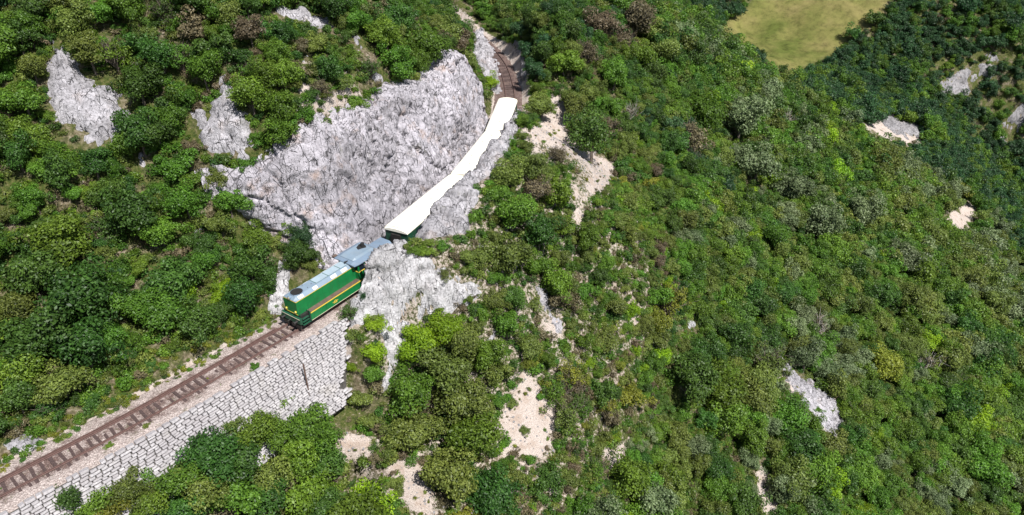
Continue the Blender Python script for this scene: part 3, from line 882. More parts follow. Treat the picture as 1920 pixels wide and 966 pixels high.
def hood(x0, x1, w, zt_, zc, cap_mat, nose=0):
    h = MB().prism([(-w, 1.6), (w, 1.6), (w, zt_), (-w, zt_)], x0, x1).build('hood', M['green'], loc, .015)
    m = MB(); c = w - .34
    pf = [(-w, zt_), (w, zt_), (w, zt_ + .03), (c, zc), (-c, zc), (-w, zt_ + .03)]
    if nose > 0:
        m.prism(pf, x0, x1 - nose)
        lo = [(-w, zt_), (w, zt_), (w, zt_ + .03), (c, zt_ + .06), (-c, zt_ + .06), (-w, zt_ + .03)]
        m.prism(pf, x1 - nose, x1, lo)
    else:
        m.prism(pf, x0, x1)
    cap = m.build('hood_roof', cap_mat, loc)
    return h, cap
HW, HZ, HC = .90, 3.22, 3.56
h1, cap1 = hood(-1.05, 6.25, HW, HZ, HC, M['roofblue'], .35)
h2, cap2 = hood(-6.2, -3.72, 1.0, 3.15, 3.45, M['roofblue2'])
MB().box(-1.0, 6.262, -HW - .012, HW + .012, HZ - .05, HZ + .012).build('stripe', M['yellow'], h1)
MB().box(6.252, 6.27, -HW, HW, 1.70, 1.75).build('stripe', M['yellow'], h1)
MB().box(-6.21, -3.72, -1.012, 1.012, 3.10, 3.16).build('stripe', M['yellow'], h2)
# roof hatches, fan, headlight
for (a, b) in ((-.75, .35), (.42, 1.85), (1.92, 3.35)):
    MB().box(a, b, -.5, .42, HC, HC + .025).build('roof_hatch', M['hatch'], cap1, .006)
MB().box(-.8, 3.4, -.53, .45, HC + .001, HC + .006).build('hatch_seal', M['green_dark'], cap1)
fan = MB().tube((5.35, 0, HC - .02), (5.35, 0, HC + .05), .64, .62, 28).build('fan_rim', M['roofblue2'], cap1)
MB().tube((5.35, 0, HC), (5.35, 0, HC + .056), .57, .57, 28).build('fan_opening', M['soot'], fan)
fg = MB()
for k in range(-4, 5):
    q = math.sqrt(max(0,   .55 ** 2 - (k * .11) ** 2)); fg.box(5.35 - q, 5.35 + q, k * .11 - .012, k * .11 + .012, HC + .057, HC + .07)
fg.build('fan_grille', M['black'], fan)
for p in [(4.3, .3), (4.4, -.35), (3.7, .1), (5.9, .3)]:
    MB().tube((p[0], p[1], HC), (p[0], p[1], HC + .05), .04, .03, 6).build('lifting_eye', M['black'], cap1)
hl = MB().tube((6.0, 0, 3.42), (6.30, 0, 3.42), .17, .19, 16).build('headlight', M['roofblue2'], loc)
MB().tube((6.30, 0, 3.42), (6.315, 0, 3.42), .13, .13, 16).build('lens', M['lamp'], hl)
for y in (-.66, .66):
    ml = MB().tube((6.24, y, 1.98), (6.34, y, 1.98), .12, .12, 12).build('marker_light', M['yellow'], loc)
    MB().tube((6.34, y, 1.98), (6.35, y, 1.98), .075, .075, 12).build('lens', M['lamp'], ml)
# white vents on the sloping roof edge
def chamfer_panel(x0, x1, sgn, t0, t1, off0, off1, m):
    a = Vector((HW, HZ + .03)); b = Vector((HW - .34, HC)); dr = b - a; nn = Vector((dr.y, -dr.x)).normalized()
    pts = []
    for x in (x0, x1):
        for t, of in ((t0, off0), (t1, off0), (t1, off1), (t0, off1)):
            q = a + dr * t + nn * of; pts.append((x, sgn * q.x, q.y))
    m.add(pts, [(0, 1, 2, 3), (4, 7, 6, 5), (0, 4, 5, 1), (1, 5, 6, 2), (2, 6, 7, 3), (3, 7, 4, 0)])
for sgn in (1, -1):
    for (a, b, marks) in ((5.2, 5.78, 0), (3.55, 4.05, 1), (1.2, 1.85, 1), (-.15, .55, 0)):
        m = MB(); chamfer_panel(a, b, sgn, .14, .86, .002, .018, m); vt = m.build('vent', M['white'], cap1)
        if marks:
            m = MB()
            for k in range(4):
                x = a + .08 + k * (b - a - .12) / 4; chamfer_panel(x, x + .05, sgn, .26, .72, .018, .024, m)
            m.build('louvre', M['roofblue2'], vt)
# cab
CB = (-3.70, -1.02)
cb = MB().box(*CB, -1.42, 1.42, 1.60, 2.62).build('cab_body', M['green'], loc, .015)
MB().box(CB[0] - .012, CB[1] + .012, -1.432, 1.432, 2.56, 2.63).build('stripe', M['yellow'], cb)
MB().box(CB[0] + .06, CB[1] - .06, -1.3, 1.3, 2.62, 2.66).build('cab_floor', M['soot'], cb)
for x in (CB[0] + .07, CB[1] - .07):
    for y in (-1.35, 1.35):
        MB().box(x - .07, x + .07, y - .07, y + .07, 2.6, 3.62).build('pillar', M['green'], loc)
for y in (-1.36, 1.36):
    MB().box(-1.95, -1.85, y - .06, y + .06, 2.6, 3.62).build('pillar', M['green'], loc)
    MB().box(-3.0, -2.93, y - .05, y + .05, 2.6, 3.62).build('pillar', M['green'], loc)
    MB().box(-1.85, -1.16, y - .015, y + .015, 2.64, 3.6).build('window', M['glass'], loc)
    MB().box(-3.56, -3.0, y - .015, y + .015, 2.64, 3.6).build('window', M['glass'], loc)
for x in (CB[0] + .05, CB[1] - .05):
    for (a, b) in ((-1.28, -.75), (.75, 1.28)):
        MB().box(x - .012, x + .012, a, b, 2.64, 3.6).build('window', M['glass'], loc)
    MB().box(x - .03, x + .03, -.74, .74, 2.6, 3.6).build('cab_end', M['green_dark'], loc)
E_ = 3.60
rf = MB()
pf = [(-1.62, E_), (1.62, E_), (1.62, E_ + .07), (1.0, E_ + .30), (-1.0, E_ + .30), (-1.62, E_ + .07)]
lo = [(-1.5, E_), (1.5, E_), (1.5, E_ + .05), (.95, E_ + .10), (-.95, E_ + .10), (-1.5, E_ + .05)]
rf.prism(pf, -3.75, -1.0); rf.prism(pf, -1.0, -.5, lo); rf.prism(lo, -4.15, -3.75, pf)
rf = rf.build('cab_roof', M['roofblue2'], loc)
rt = MB(); a = [(-1.0, E_ + .29), (1.0, E_ + .29), (.82, E_ + .50), (-.82, E_ + .50)]
b = [(-1.0, E_ + .29), (1.0, E_ + .29), (.82, E_ + .31), (-.82, E_ + .31)]
rt.prism(a, -3.5, -1.25); rt.prism(a, -1.25, -.9, b); rt.prism(b, -3.8, -3.5, a)
rt = rt.build('roof_box', M['roofblue'], rf)
MB().tube((-3.25, -.2, E_ + .45), (-3.25, -.2, E_ + .85), .22, .20, 14).build('exhaust_stack', M['soot'], rf)
stn = MB()
for k in range(18):
    q0, q1 = 2 * math.pi * k / 18, 2 * math.pi * (k + 1) / 18
    stn.add([(-3.15, -.2, E_ + .506)] + [(-3.15 + (.62 if math.cos(q) > 0 else .34) * math.cos(q) * (1 + .15 * math.sin(5 * q)), -.2 + .5 * math.sin(q) * (1 + .2 * math.cos(3 * q)), E_ + .506) for q in (q0, q1)], [(0, 1, 2)])
stn.build('soot_stain', M['soot'], rt)
MB().box(-1.0, -.55, -1.75, -1.4, E_ - .05, E_ + .18).build('horn_box', M['plank'], loc)
MB().tube((-.75, .3, E_ + .2), (-.35, .3, E_ + .25), .05, .09, 8).build('horn', M['black'], loc)
# buffer beams, buffers, coupling
for sgn in (1, -1):
    bx_ = MB().box(*sorted((sgn * 6.2, sgn * 6.45)), -1.35, 1.35, .78, 1.45).build('buffer_beam', M['green_dark'], loc, .015)
    for y in (-.88, .88):
        MB().tube((sgn * 6.45, y, 1.06), (sgn * 6.82, y, 1.06), .13, .11, 12).tube((sgn * 6.82, y, 1.06), (sgn * 6.9, y, 1.06), .24, .24, 16).build('buffer', M['black'], loc)
    MB().tube((sgn * 6.45, 0, 1.02), (sgn * 6.85, 0, .98), .06, .05, 8).tube((sgn * 6.8, 0, 1.0), (sgn * 6.75, 0, .55), .04, .04, 8).build('coupling', M['black'], loc)
    for y in (-.85, .85): MB().box(*sorted((sgn * 6.3, sgn * 6.42)), y - .4, y + .4, .18, .6).build('rail_guard', M['black'], loc)
    MB().box(*sorted((sgn * 6.455, sgn * 6.47)), -1.3, 1.3, 1.36, 1.42).build('stripe', M['cream_edge'], bx_)
def bogie(par, x, wb=1.1, r=.46):
    b = MB()
    for y in (-1.02, 1.02): b.box(x - wb - .45, x + wb + .45, y - .06, y + .06, .42, .80)
    b.box(x - .25, x + .25, -1.0, 1.0, .5, .82)
    b = b.build('bogie', M['black'], par)
    for dx in (-wb, wb):
        m = MB()
        for y in (-.76, .76): m.tube((x + dx, y - .065, r), (x + dx, y + .065, r), r, r, 20)
        m.tube((x + dx, -.75, r), (x + dx, .75, r), .08, .08, 8)
        m.build('wheelset', M['black'], b)
for x in (-4.0, 4.0): bogie(loc, x)

loc.scale = (1.035, .96, .94)
# driver at the open cab window
def skinned(name, verts, edges, rad, mat, parent=None):
    me = bpy.data.meshes.new(name); me.from_pydata(verts, edges, []); me.update()
    o = link(name, me, mat, parent)
    m = o.modifiers.new('skin', 'SKIN'); m.use_smooth_shade = True
    for k, r in enumerate(rad): me.skin_vertices[0].data[k].radius = r if isinstance(r, tuple) else (r, r)
    me.skin_vertices[0].data[0].use_root = True
    o.modifiers.new('sub', 'SUBSURF').render_levels = 2
    return o
Rl = Matrix.Translation(loc.location) @ Matrix.Rotation(loc.rotation_euler[2], 4, 'Z')
pr = empty('person'); pr.matrix_world = Rl @ Matrix.Translation((-2.52, .98, 2.0))
tag(pr, 'person in a pink shirt leaning at the open locomotive cab window', 'person')
pv_ = [(0, 0, .42), (0, .02, .70), (0, .05, .93), (0, .06, 1.02), (0, .09, 1.09), (0, .10, 1.20), (0, .10, 1.29),
       (.20, .05, .92), (.27, .20, .70), (.20, .36, .56), (.16, .42, .53), (-.20, .05, .92), (-.27, .20, .70), (-.14, .34, .56), (-.10, .40, .53),
       (.10, 0, .36), (.12, -.02, -.05 + .5), (-.10, 0, .36)]
pe_ = [(0, 1), (1, 2), (2, 3), (3, 4), (4, 5), (5, 6), (2, 7), (7, 8), (8, 9), (9, 10), (2, 11), (11, 12), (12, 13), (13, 14), (0, 15), (0, 17)]
pv_ = [p for k, p in enumerate(pv_) if k != 16]
pe_ = [(a if a < 16 else a - 1, b if b < 16 else b - 1) for a, b in pe_]
skinned('body', pv_, pe_, [.15, .15, .14, .06, .055, .095, .08, .075, .055, .042, .035, .075, .055, .042, .035, .1, .1], M['shirt'], pr)
hd = MB()
def ball(m, c, r, n=12, k=8, z0=-1.0):
    vs = []; fs = []
    for i in range(k + 1):
        ph = math.pi * i / k
        for j in range(n):
            th = 2 * math.pi * j / n; vs.append((c[0] + r[0] * math.sin(ph) * math.cos(th), c[1] + r[1] * math.sin(ph) * math.sin(th), c[2] + r[2] * max(z0, math.cos(ph))))
    for i in range(k):
        for j in range(n): fs.append((i * n + j, i * n + n + j, i * n + n + (j + 1) % n, i * n + (j + 1) % n))
    m.add(vs, fs)
ball(hd, (0, .12, 1.21), (.088, .108, .13)); ball(hd, (0, .235, 1.20), (.018, .03, .03), 6, 4)
hd.tube((0, .09, 1.0), (0, .11, 1.14), .06, .06, 8)
ball(hd, (.09, .11, 1.2), (.015, .03, .035), 6, 4); ball(hd, (-.09, .11, 1.2), (.015, .03, .035), 6, 4)
hd = hd.build('head', M['skin'], pr, smooth=True)
hr = MB(); ball(hr, (0, .09, 1.24), (.098, .115, .12), 12, 8, -.25); hr.build('hair', M['hair'], hd, smooth=True)
for sx in (-1, 1):
    hh = MB()
    c = (sx * .12, .42, .52)
    ball(hh, c, (.045, .05, .025), 8, 5)
    for k in range(4): hh.tube((c[0] + (k - 1.5) * .022, c[1] + .03, c[2]), (c[0] + (k - 1.5) * .026, c[1] + .10 - .008 * abs(k - 1), c[2] - .03), .011, .008, 6)
    hh.tube((c[0] - sx * .04, c[1], c[2]), (c[0] - sx * .075, c[1] + .04, c[2] - .005), .012, .009, 6)
    hh.build('hand', M['skin'], pr, smooth=True)

# ------------------------------------------------------------------ coaches
def coach(s0, s1, label):
    w = vehicle('coach', s0, s1, label, 'train car', 'white roofed coaches of the train')
    L = (s1 - s0) / 2 - .35
    MB().box(-L, L, -1.40, 1.40, 1.0, 3.36).build('body', M['wagon'], w, .02)
    n = 14
    def arc(k=1.0, wd=1.50):
        return [(-wd, 3.28)] + [(wd, 3.28)] + [(wd * math.cos(a), 3.32 + .62 * k * math.sin(a) ** .8) for a in [math.pi * i / n for i in range(0, n + 1)]]
    rm = MB()
    rm.prism(arc(), -L + .35, L - .35)
    rm.prism(arc(), L - .35, L + .12, arc(.55, 1.46)); rm.prism(arc(.55, 1.46), -L - .12, -L + .35, arc())
    r = rm.build('roof', M['cream'], w)
    md = r.modifiers.new('n', 'BEVEL'); md.width = .03; md.segments = 2; md.limit_method = 'ANGLE'; md.angle_limit = math.radians(40)
    for sg in (-1, 1):
        MB().prism([(y * 1.003, z + .012) for y, z in arc(.82, 1.49)], *sorted((sg * (L - .12), sg * (L - .04)))).build('end_rib', M['cream_edge'], r)
    for k in range(-4, 5):
        MB().prism([(y, z + .008) for y, z in arc(1, 1.502)], k * L / 5 - .02, k * L / 5 + .02).build('roof_seam', M['cream'], r)
    for k in range(-2, 3):
        MB().tube((k * L / 3, .25 * (-1) ** k, 3.85), (k * L / 3, .25 * (-1) ** k, 4.03), .11, .15, 10).build('roof_ventilator', M['cream_edge'], r)
    for sg in (-1, 1):
        for k in range(7):
            x = (k - 3) * (2 * L - 3) / 7
            wi = MB().box(x - .55, x + .55, *sorted((sg * 1.39, sg * 1.41)), 2.0, 2.95).build('window', M['glass'], w)
            MB().box(x - .6, x + .6, *sorted((sg * 1.40, sg * 1.43)), 1.93, 2.0).build('sill', M['wagon'], wi)
        d = MB().box(*sorted((sg * (L - .95), sg * (L - .2))), *sorted((sg * 1.39, sg * 1.415)), 1.1, 3.1).build('door', M['green_dark'], w)
        MB().box(*sorted((sg * (L - .02), sg * (L + .25))), -.55, .55, 1.05, 3.0).build('gangway', M['black'], w)
        for y in (-.88, .88):
            MB().tube((sg * L, y, 1.06), (sg * (L + .30), y, 1.06), .11, .11, 10).build('buffer', M['black'], w)
    for x in (-L + 2.6, L - 2.6): bogie(w, x)
    return w
coach(14.6, 29.35, 'cream white roofed coach coupled directly behind the green locomotive')
coach(29.45, 44.0, 'cream white roofed coach in the middle of the train')
coach(44.1, 57.0, 'last cream white roofed coach by the far bend')

# rusty post standing under the wall
zz_ = np.arange(-7, 0, .02); pp = np.array([at(575, 716, q) for q in zz_]); dd_ = sd(pp[:, 0], pp[:, 1])[1]
k_ = int(np.argmin(np.abs(dd_ - (2.76 + BAT * (-.2 - zz_) + .45)))); pb_ = pp[k_]; print('post', pb_, float(zt(pb_[0], pb_[1])))
po = MB().box(-.06, .06, -.07, -.05, -3.0, 2.1).box(-.06, .06, .05, .07, -3.0, 2.1).box(-.012, .012, -.05, .05, -3.0, 2.1).build('rail_post', M['post'])
po.location = pb_; po.rotation_euler = (0, 0, .6)
tag(po, 'rusty upright iron post at the foot of the stone retaining wall', 'post')

# ------------------------------------------------------------------ vegetation
def unit(v): return v / (np.linalg.norm(v, axis=-1, keepdims=True) + 1e-9)

def leaf_cloud(cent, rad, nleaf, size, seed, up=.45, flat=.8):
    """leaf-sized quads on the shells of clumps; cent (k,3), rad (k,)"""
    r = np.random.default_rng(seed)
    k = r.choice(len(cent), nleaf, p=rad ** 2 / (rad ** 2).sum())
    dr = unit(r.normal(size=(nleaf, 3)) + np.array([0, 0, .35]))
    rr = rad[k] * (1 - .55 * r.random(nleaf) ** 2.2)
    p = cent[k] + dr * rr[:, None] * np.array([1, 1, flat])
    out = unit(p - cent.mean(0))
    n = unit(dr * .55 + out * .25 + np.array([0, 0, up]) + r.normal(size=(nleaf, 3)) * .55)
    t = unit(np.cross(n, r.normal(size=(nleaf, 3)))); b = np.cross(n, t)
    s = size * r.uniform(.6, 1.35, nleaf)[:, None]
    q = np.stack([p - t * s * .75, p + b * s * .42 - n * s * .06, p + t * s * .75 + n * s * .1, p - b * s * .42 - n * s * .06], 1)
    lv = np.clip(.5 + .22 * r.normal(size=nleaf) + .35 * (r.random(len(cent)) - .5)[k], 0, 1)
    return q.reshape(-1, 3), np.arange(nleaf * 4).reshape(-1, 4), lv

def tubes(segs, n=5):
    V, Fc = [], []
    for p0, p1, r0, r1 in segs:
        m = MB().tube(p0, p1, r0, r1, n, False); b = len(V); V += m.v; Fc += [tuple(b + i for i in f) for f in m.f]
    return np.array([tuple(v) for v in V]), np.array(Fc)

def make_shape(kind, seed):
    r = np.random.default_rng(seed)
    cfg = dict(round=(46, 1.1, .85, .33, 7500, .066), tall=(46, 1.5, 1.25, .30, 7500, .064), shrub=(30, .5, .5, .28, 4200, .066), sparse=(34, .8, .75, .22, 2200, .06),
               bare=(16, .9, .8, .2, 160, .07), far=(30, 1.0, .85, .33, 3000, .09), tuft=(10, .28, .32, .34, 650, .11))[kind]
    nc, zc, zr, cr, nl, ls = cfg
    c = []
    while len(c) < nc:
        p = r.normal(size=3); p /= np.linalg.norm(p); q = p * (r.uniform(.3, .85) if len(c) > 3 else .1)
        if q[2] < -.55: continue
        q = q * np.array([1, 1, zr]) * (1 + .18 * r.normal())
        c.append(q + np.array([0, 0, zc]))
    c = np.array(c); rad = cr * r.uniform(.65, 1.25, nc)
    v, f, lv = leaf_cloud(c, rad, nl, ls, seed)
    cm = mesh_np('crown', v, f); attr(cm, 'lv', lv, 'FACE')
    segs = []
    top = np.array([r.normal() * .06, r.normal() * .06, zc * .75])
    if kind in ('round', 'tall', 'far'):
        segs.append(((0, 0, -.35), tuple(top * .5), .075, .06)); segs.append((tuple(top * .5), tuple(top), .06, .045))
        st = top
    else:
        segs.append(((0, 0, -.3), (0, 0, .12), .05, .04)); st = np.array([0, 0, .1])
    for k in r.permutation(nc)[:(nc if kind in ('bare', 'sparse') else 9)]:
        a = st * r.uniform(.55, 1.0); mid = (a + c[k]) / 2 + r.normal(size=3) * .07
        segs.append((tuple(a), tuple(mid), .03, .02)); segs.append((tuple(mid), tuple(c[k]), .02, .01))
        if kind in ('bare', 'sparse'):
            for _ in range(4):
                e = c[k] + r.normal(size=3) * .22 + np.array([0, 0, .1]); segs.append((tuple(mid * .4 + c[k] * .6), tuple(e), .012, .004))
    tv, tf = tubes(segs)
    tm = mesh_np('trunk', tv, tf, True)
    return cm, tm

SHAPES = {}
for kind, cnt in (('round', 4), ('tall', 2), ('shrub', 3), ('sparse', 3), ('bare', 2), ('far', 3), ('tuft', 3)):
    SHAPES[kind] = [make_shape(kind, 1000 + 37 * k + len(kind) * 101) for k in range(cnt)]
for k in SHAPES:
    for cm, tm in SHAPES[k]:
        cm.materials.append(LEAF['mid']); tm.materials.append(M['deadwood'] if k == 'bare' else M['bark'])

def shrink(poly, k):
    c = np.mean(poly, 0); return [tuple(c + (np.array(p) - c) * k) for p in poly]
# where nothing may hide the thing behind: outlines on the photograph
CLEAR_HARD = [
    [(-60, 880), (0, 850), (130, 790), (250, 722), (400, 655), (525, 598), (545, 600), (640, 592), (634, 640), (600, 702), (548, 714), (505, 762), (420, 800), (330, 838), (230, 885), (150, 902), (92, 930), (78, 1000), (-60, 1000)],
    [(520, 540), (640, 455), (718, 425), (905, 215), (938, 178), (968, 178), (965, 235), (885, 330), (735, 445), (690, 500), (690, 540), (560, 622), (522, 600)],
    [(925, 100), (945, 105), (968, 150), (965, 185), (940, 185)],
    [(688, 482), (702, 464), (735, 450), (765, 474), (800, 488), (838, 494), (850, 518), (830, 560), (800, 588), (757, 640), (742, 690), (730, 690), (724, 620), (708, 588), (690, 565), (672, 585), (680, 535)],
    [(500, 350), (565, 285), (610, 250), (650, 240), (720, 230), (790, 180), (842, 116), (866, 112), (888, 152), (925, 215), (840, 330), (720, 428), (625, 470), (600, 440), (545, 400)],
    [(840, 500), (915, 530), (920, 548), (880, 556), (850, 530)],
    [(760, 440), (812, 402), (850, 356), (880, 322), (945, 238), (968, 235), (945, 290), (945, 318), (910, 330), (885, 350), (896, 380), (868, 408), (900, 430), (850, 440)],
]
CLEAR_SOFT = [shrink(s, .85) for i, s in enumerate(SCREE) if i not in (9, 10)] + [shrink(o[0], .62 if i in (12, 13, 14) else .84) for i, o in enumerate(OUT) if i not in (9, 17, 19, 21)]
CLEAR_ALL = CLEAR_HARD + CLEAR_SOFT + [MEADOW]

def clear_ok(P, R, Hc, polys, f=.62):
    """P (n,3) bases; crown centre Hc above; True where the crown leaves the outlines free"""
    ok = np.ones(len(P), bool)
    c = P + np.stack([0 * Hc, 0 * Hc, Hc], -1)
    u, v, d = proj(c); rp = F * R / d
    for du, dv in ((0, 0), (f, 0), (-f, 0), (0, f), (0, -f), (.5 * f, .5 * f), (-.5 * f, .5 * f), (.5 * f, -.5 * f), (-.5 * f, -.5 * f)):
        for poly in polys:
            ok &= ~in_poly(poly, u + du * rp, v + dv * rp)
    return ok

def zone_of(s, d, x, y, v):
    if y > 205 and x > 70 or (x > 150): return 'far'
    if d < 0: return 'above' if s < 2 else ('clifftop' if s < 66 else 'bend')
    if s < 0 and d < 16: return 'wall'
    if s > 66 and d < 40: return 'bend'
    if d < 26: return 'crag'
    return 'lower'
ZT = {'far': 'across the gorge by the meadow', 'above': 'on the slope above the open track', 'clifftop': 'on the hill above the rock cliff', 'bend': 'by the far bend of the track',
      'wall': 'below the stone retaining wall', 'crag': 'on the rocky slope below the white crag and coaches', 'lower': 'on the long wooded slope down to the gorge'}
LOOK = {'dark': 'dark green', 'mid': 'fresh green', 'bright': 'bright yellow green', 'olive': 'dull olive green', 'silver': 'pale silvery green', 'dry': 'brown half dry', 'deep': 'deep blue green', 'yellow': 'yellowing'}
FORM = {'round': 'round tree', 'tall': 'tall narrow tree', 'shrub': 'dense low bush', 'sparse': 'thin twiggy shrub', 'bare': 'bare dead tree', 'far': 'bushy tree', 'tuft': 'small bush'}
NAME = {'round': 'broadleaf_tree', 'tall': 'tall_tree', 'shrub': 'bush', 'sparse': 'twiggy_shrub', 'bare': 'dead_tree', 'far': 'broadleaf_tree', 'tuft': 'bush'}
ZCEN = {'round': 1.1, 'tall': 1.5, 'shrub': .5, 'sparse': .8, 'bare': .9, 'far': 1.0, 'tuft': .3}

# landmarks a plant can be named after: photo pixel, phrase
LMK = [((540, 600), 'uphill of the locomotive front'), ((440, 660), 'beside the straight track ahead of the train'), ((250, 760), 'uphill of the sleepers'), ((60, 830), 'by the low grey rock at the track'), ((165, 190), 'around the big tilted outcrop'),
       ((60, 330), 'in the wood below the big tilted outcrop'), ((410, 240), 'around the jagged white outcrop'), ((330, 370), 'in the wood below the jagged outcrop'), ((150, 560), 'in the dense wood above the track'), ((400, 540), 'by the ivy covered rock'), ((520, 500), 'by the upright grey rock'),
       ((300, 60), 'on the high slope above the outcrops'), ((570, 35), 'by the pale rock band'), ((600, 170), 'on the dry slope behind the cliff'), ((700, 100), 'by the slanting rock rib'), ((520, 240), 'at the open end of the cliff'), ((800, 80), 'on the cliff top'),
       ((915, 100), 'by the rock wall at the bend'), ((985, 110), 'by the shaded rock bank'), ((1080, 50), 'on the hill beyond the bend'), ((575, 720), 'by the rusty post'), ((450, 800), 'under the stone wall'), ((200, 930), 'at the foot of the wall'), ((560, 900), 'in the grove below the post'),
       ((650, 640), 'between the wall and the white crag'), ((650, 830), 'by the narrow scree chute'), ((790, 920), 'by the broad pale scree'), ((760, 640), 'at the foot of the white crag'), ((820, 780), 'downhill of the white crag'), ((790, 460), 'on top of the white crag'), ((920, 480), 'behind the white crag'),
       ((900, 350), 'by the rock rim along the coaches'), ((980, 270), 'downhill of the last coach'), ((1060, 220), 'on the upper scree'), ((1120, 340), 'at the foot of the upper scree'), ((1030, 590), 'by the low grey rib'), ((990, 790), 'around the bare scree patch'), ((930, 920), 'below the bare scree patch'),
       ((1295, 615), 'by the single small white rock'), ((1200, 500), 'uphill of the single small white rock'), ((1200, 780), 'downhill of the single small white rock'), ((1520, 740), 'around the white rubble outcrop'), ((1400, 870), 'by the steep scree strip'), ((1500, 560), 'uphill of the white rubble outcrop'),
       ((1700, 760), 'on the slope past the rubble outcrop'), ((1640, 240), 'by the grey rock shelf in the gorge'), ((1500, 170), 'at the lower edge of the meadow'), ((1600, 90), 'at the far corner of the meadow'), ((1380, 50), 'at the near corner of the meadow'), ((1300, 130), 'on the shoulder short of the meadow'),
       ((1300, 330), 'on the upper wooded slope'), ((1500, 350), 'on the brow over the gorge'), ((1800, 410), 'by the tan landslip in the gorge'), ((1800, 150), 'by the broken rock face across the gorge'), ((1890, 230), 'in the throat of the gorge'), ((1850, 560), 'on the last brow over the gorge'), ((1800, 900), 'low on the gorge side')]
LMP = np.array([hit(*a) for a, _ in LMK]); LM = [b for _, b in LMK]
plants = []          # (x, y, z, R, form, look)
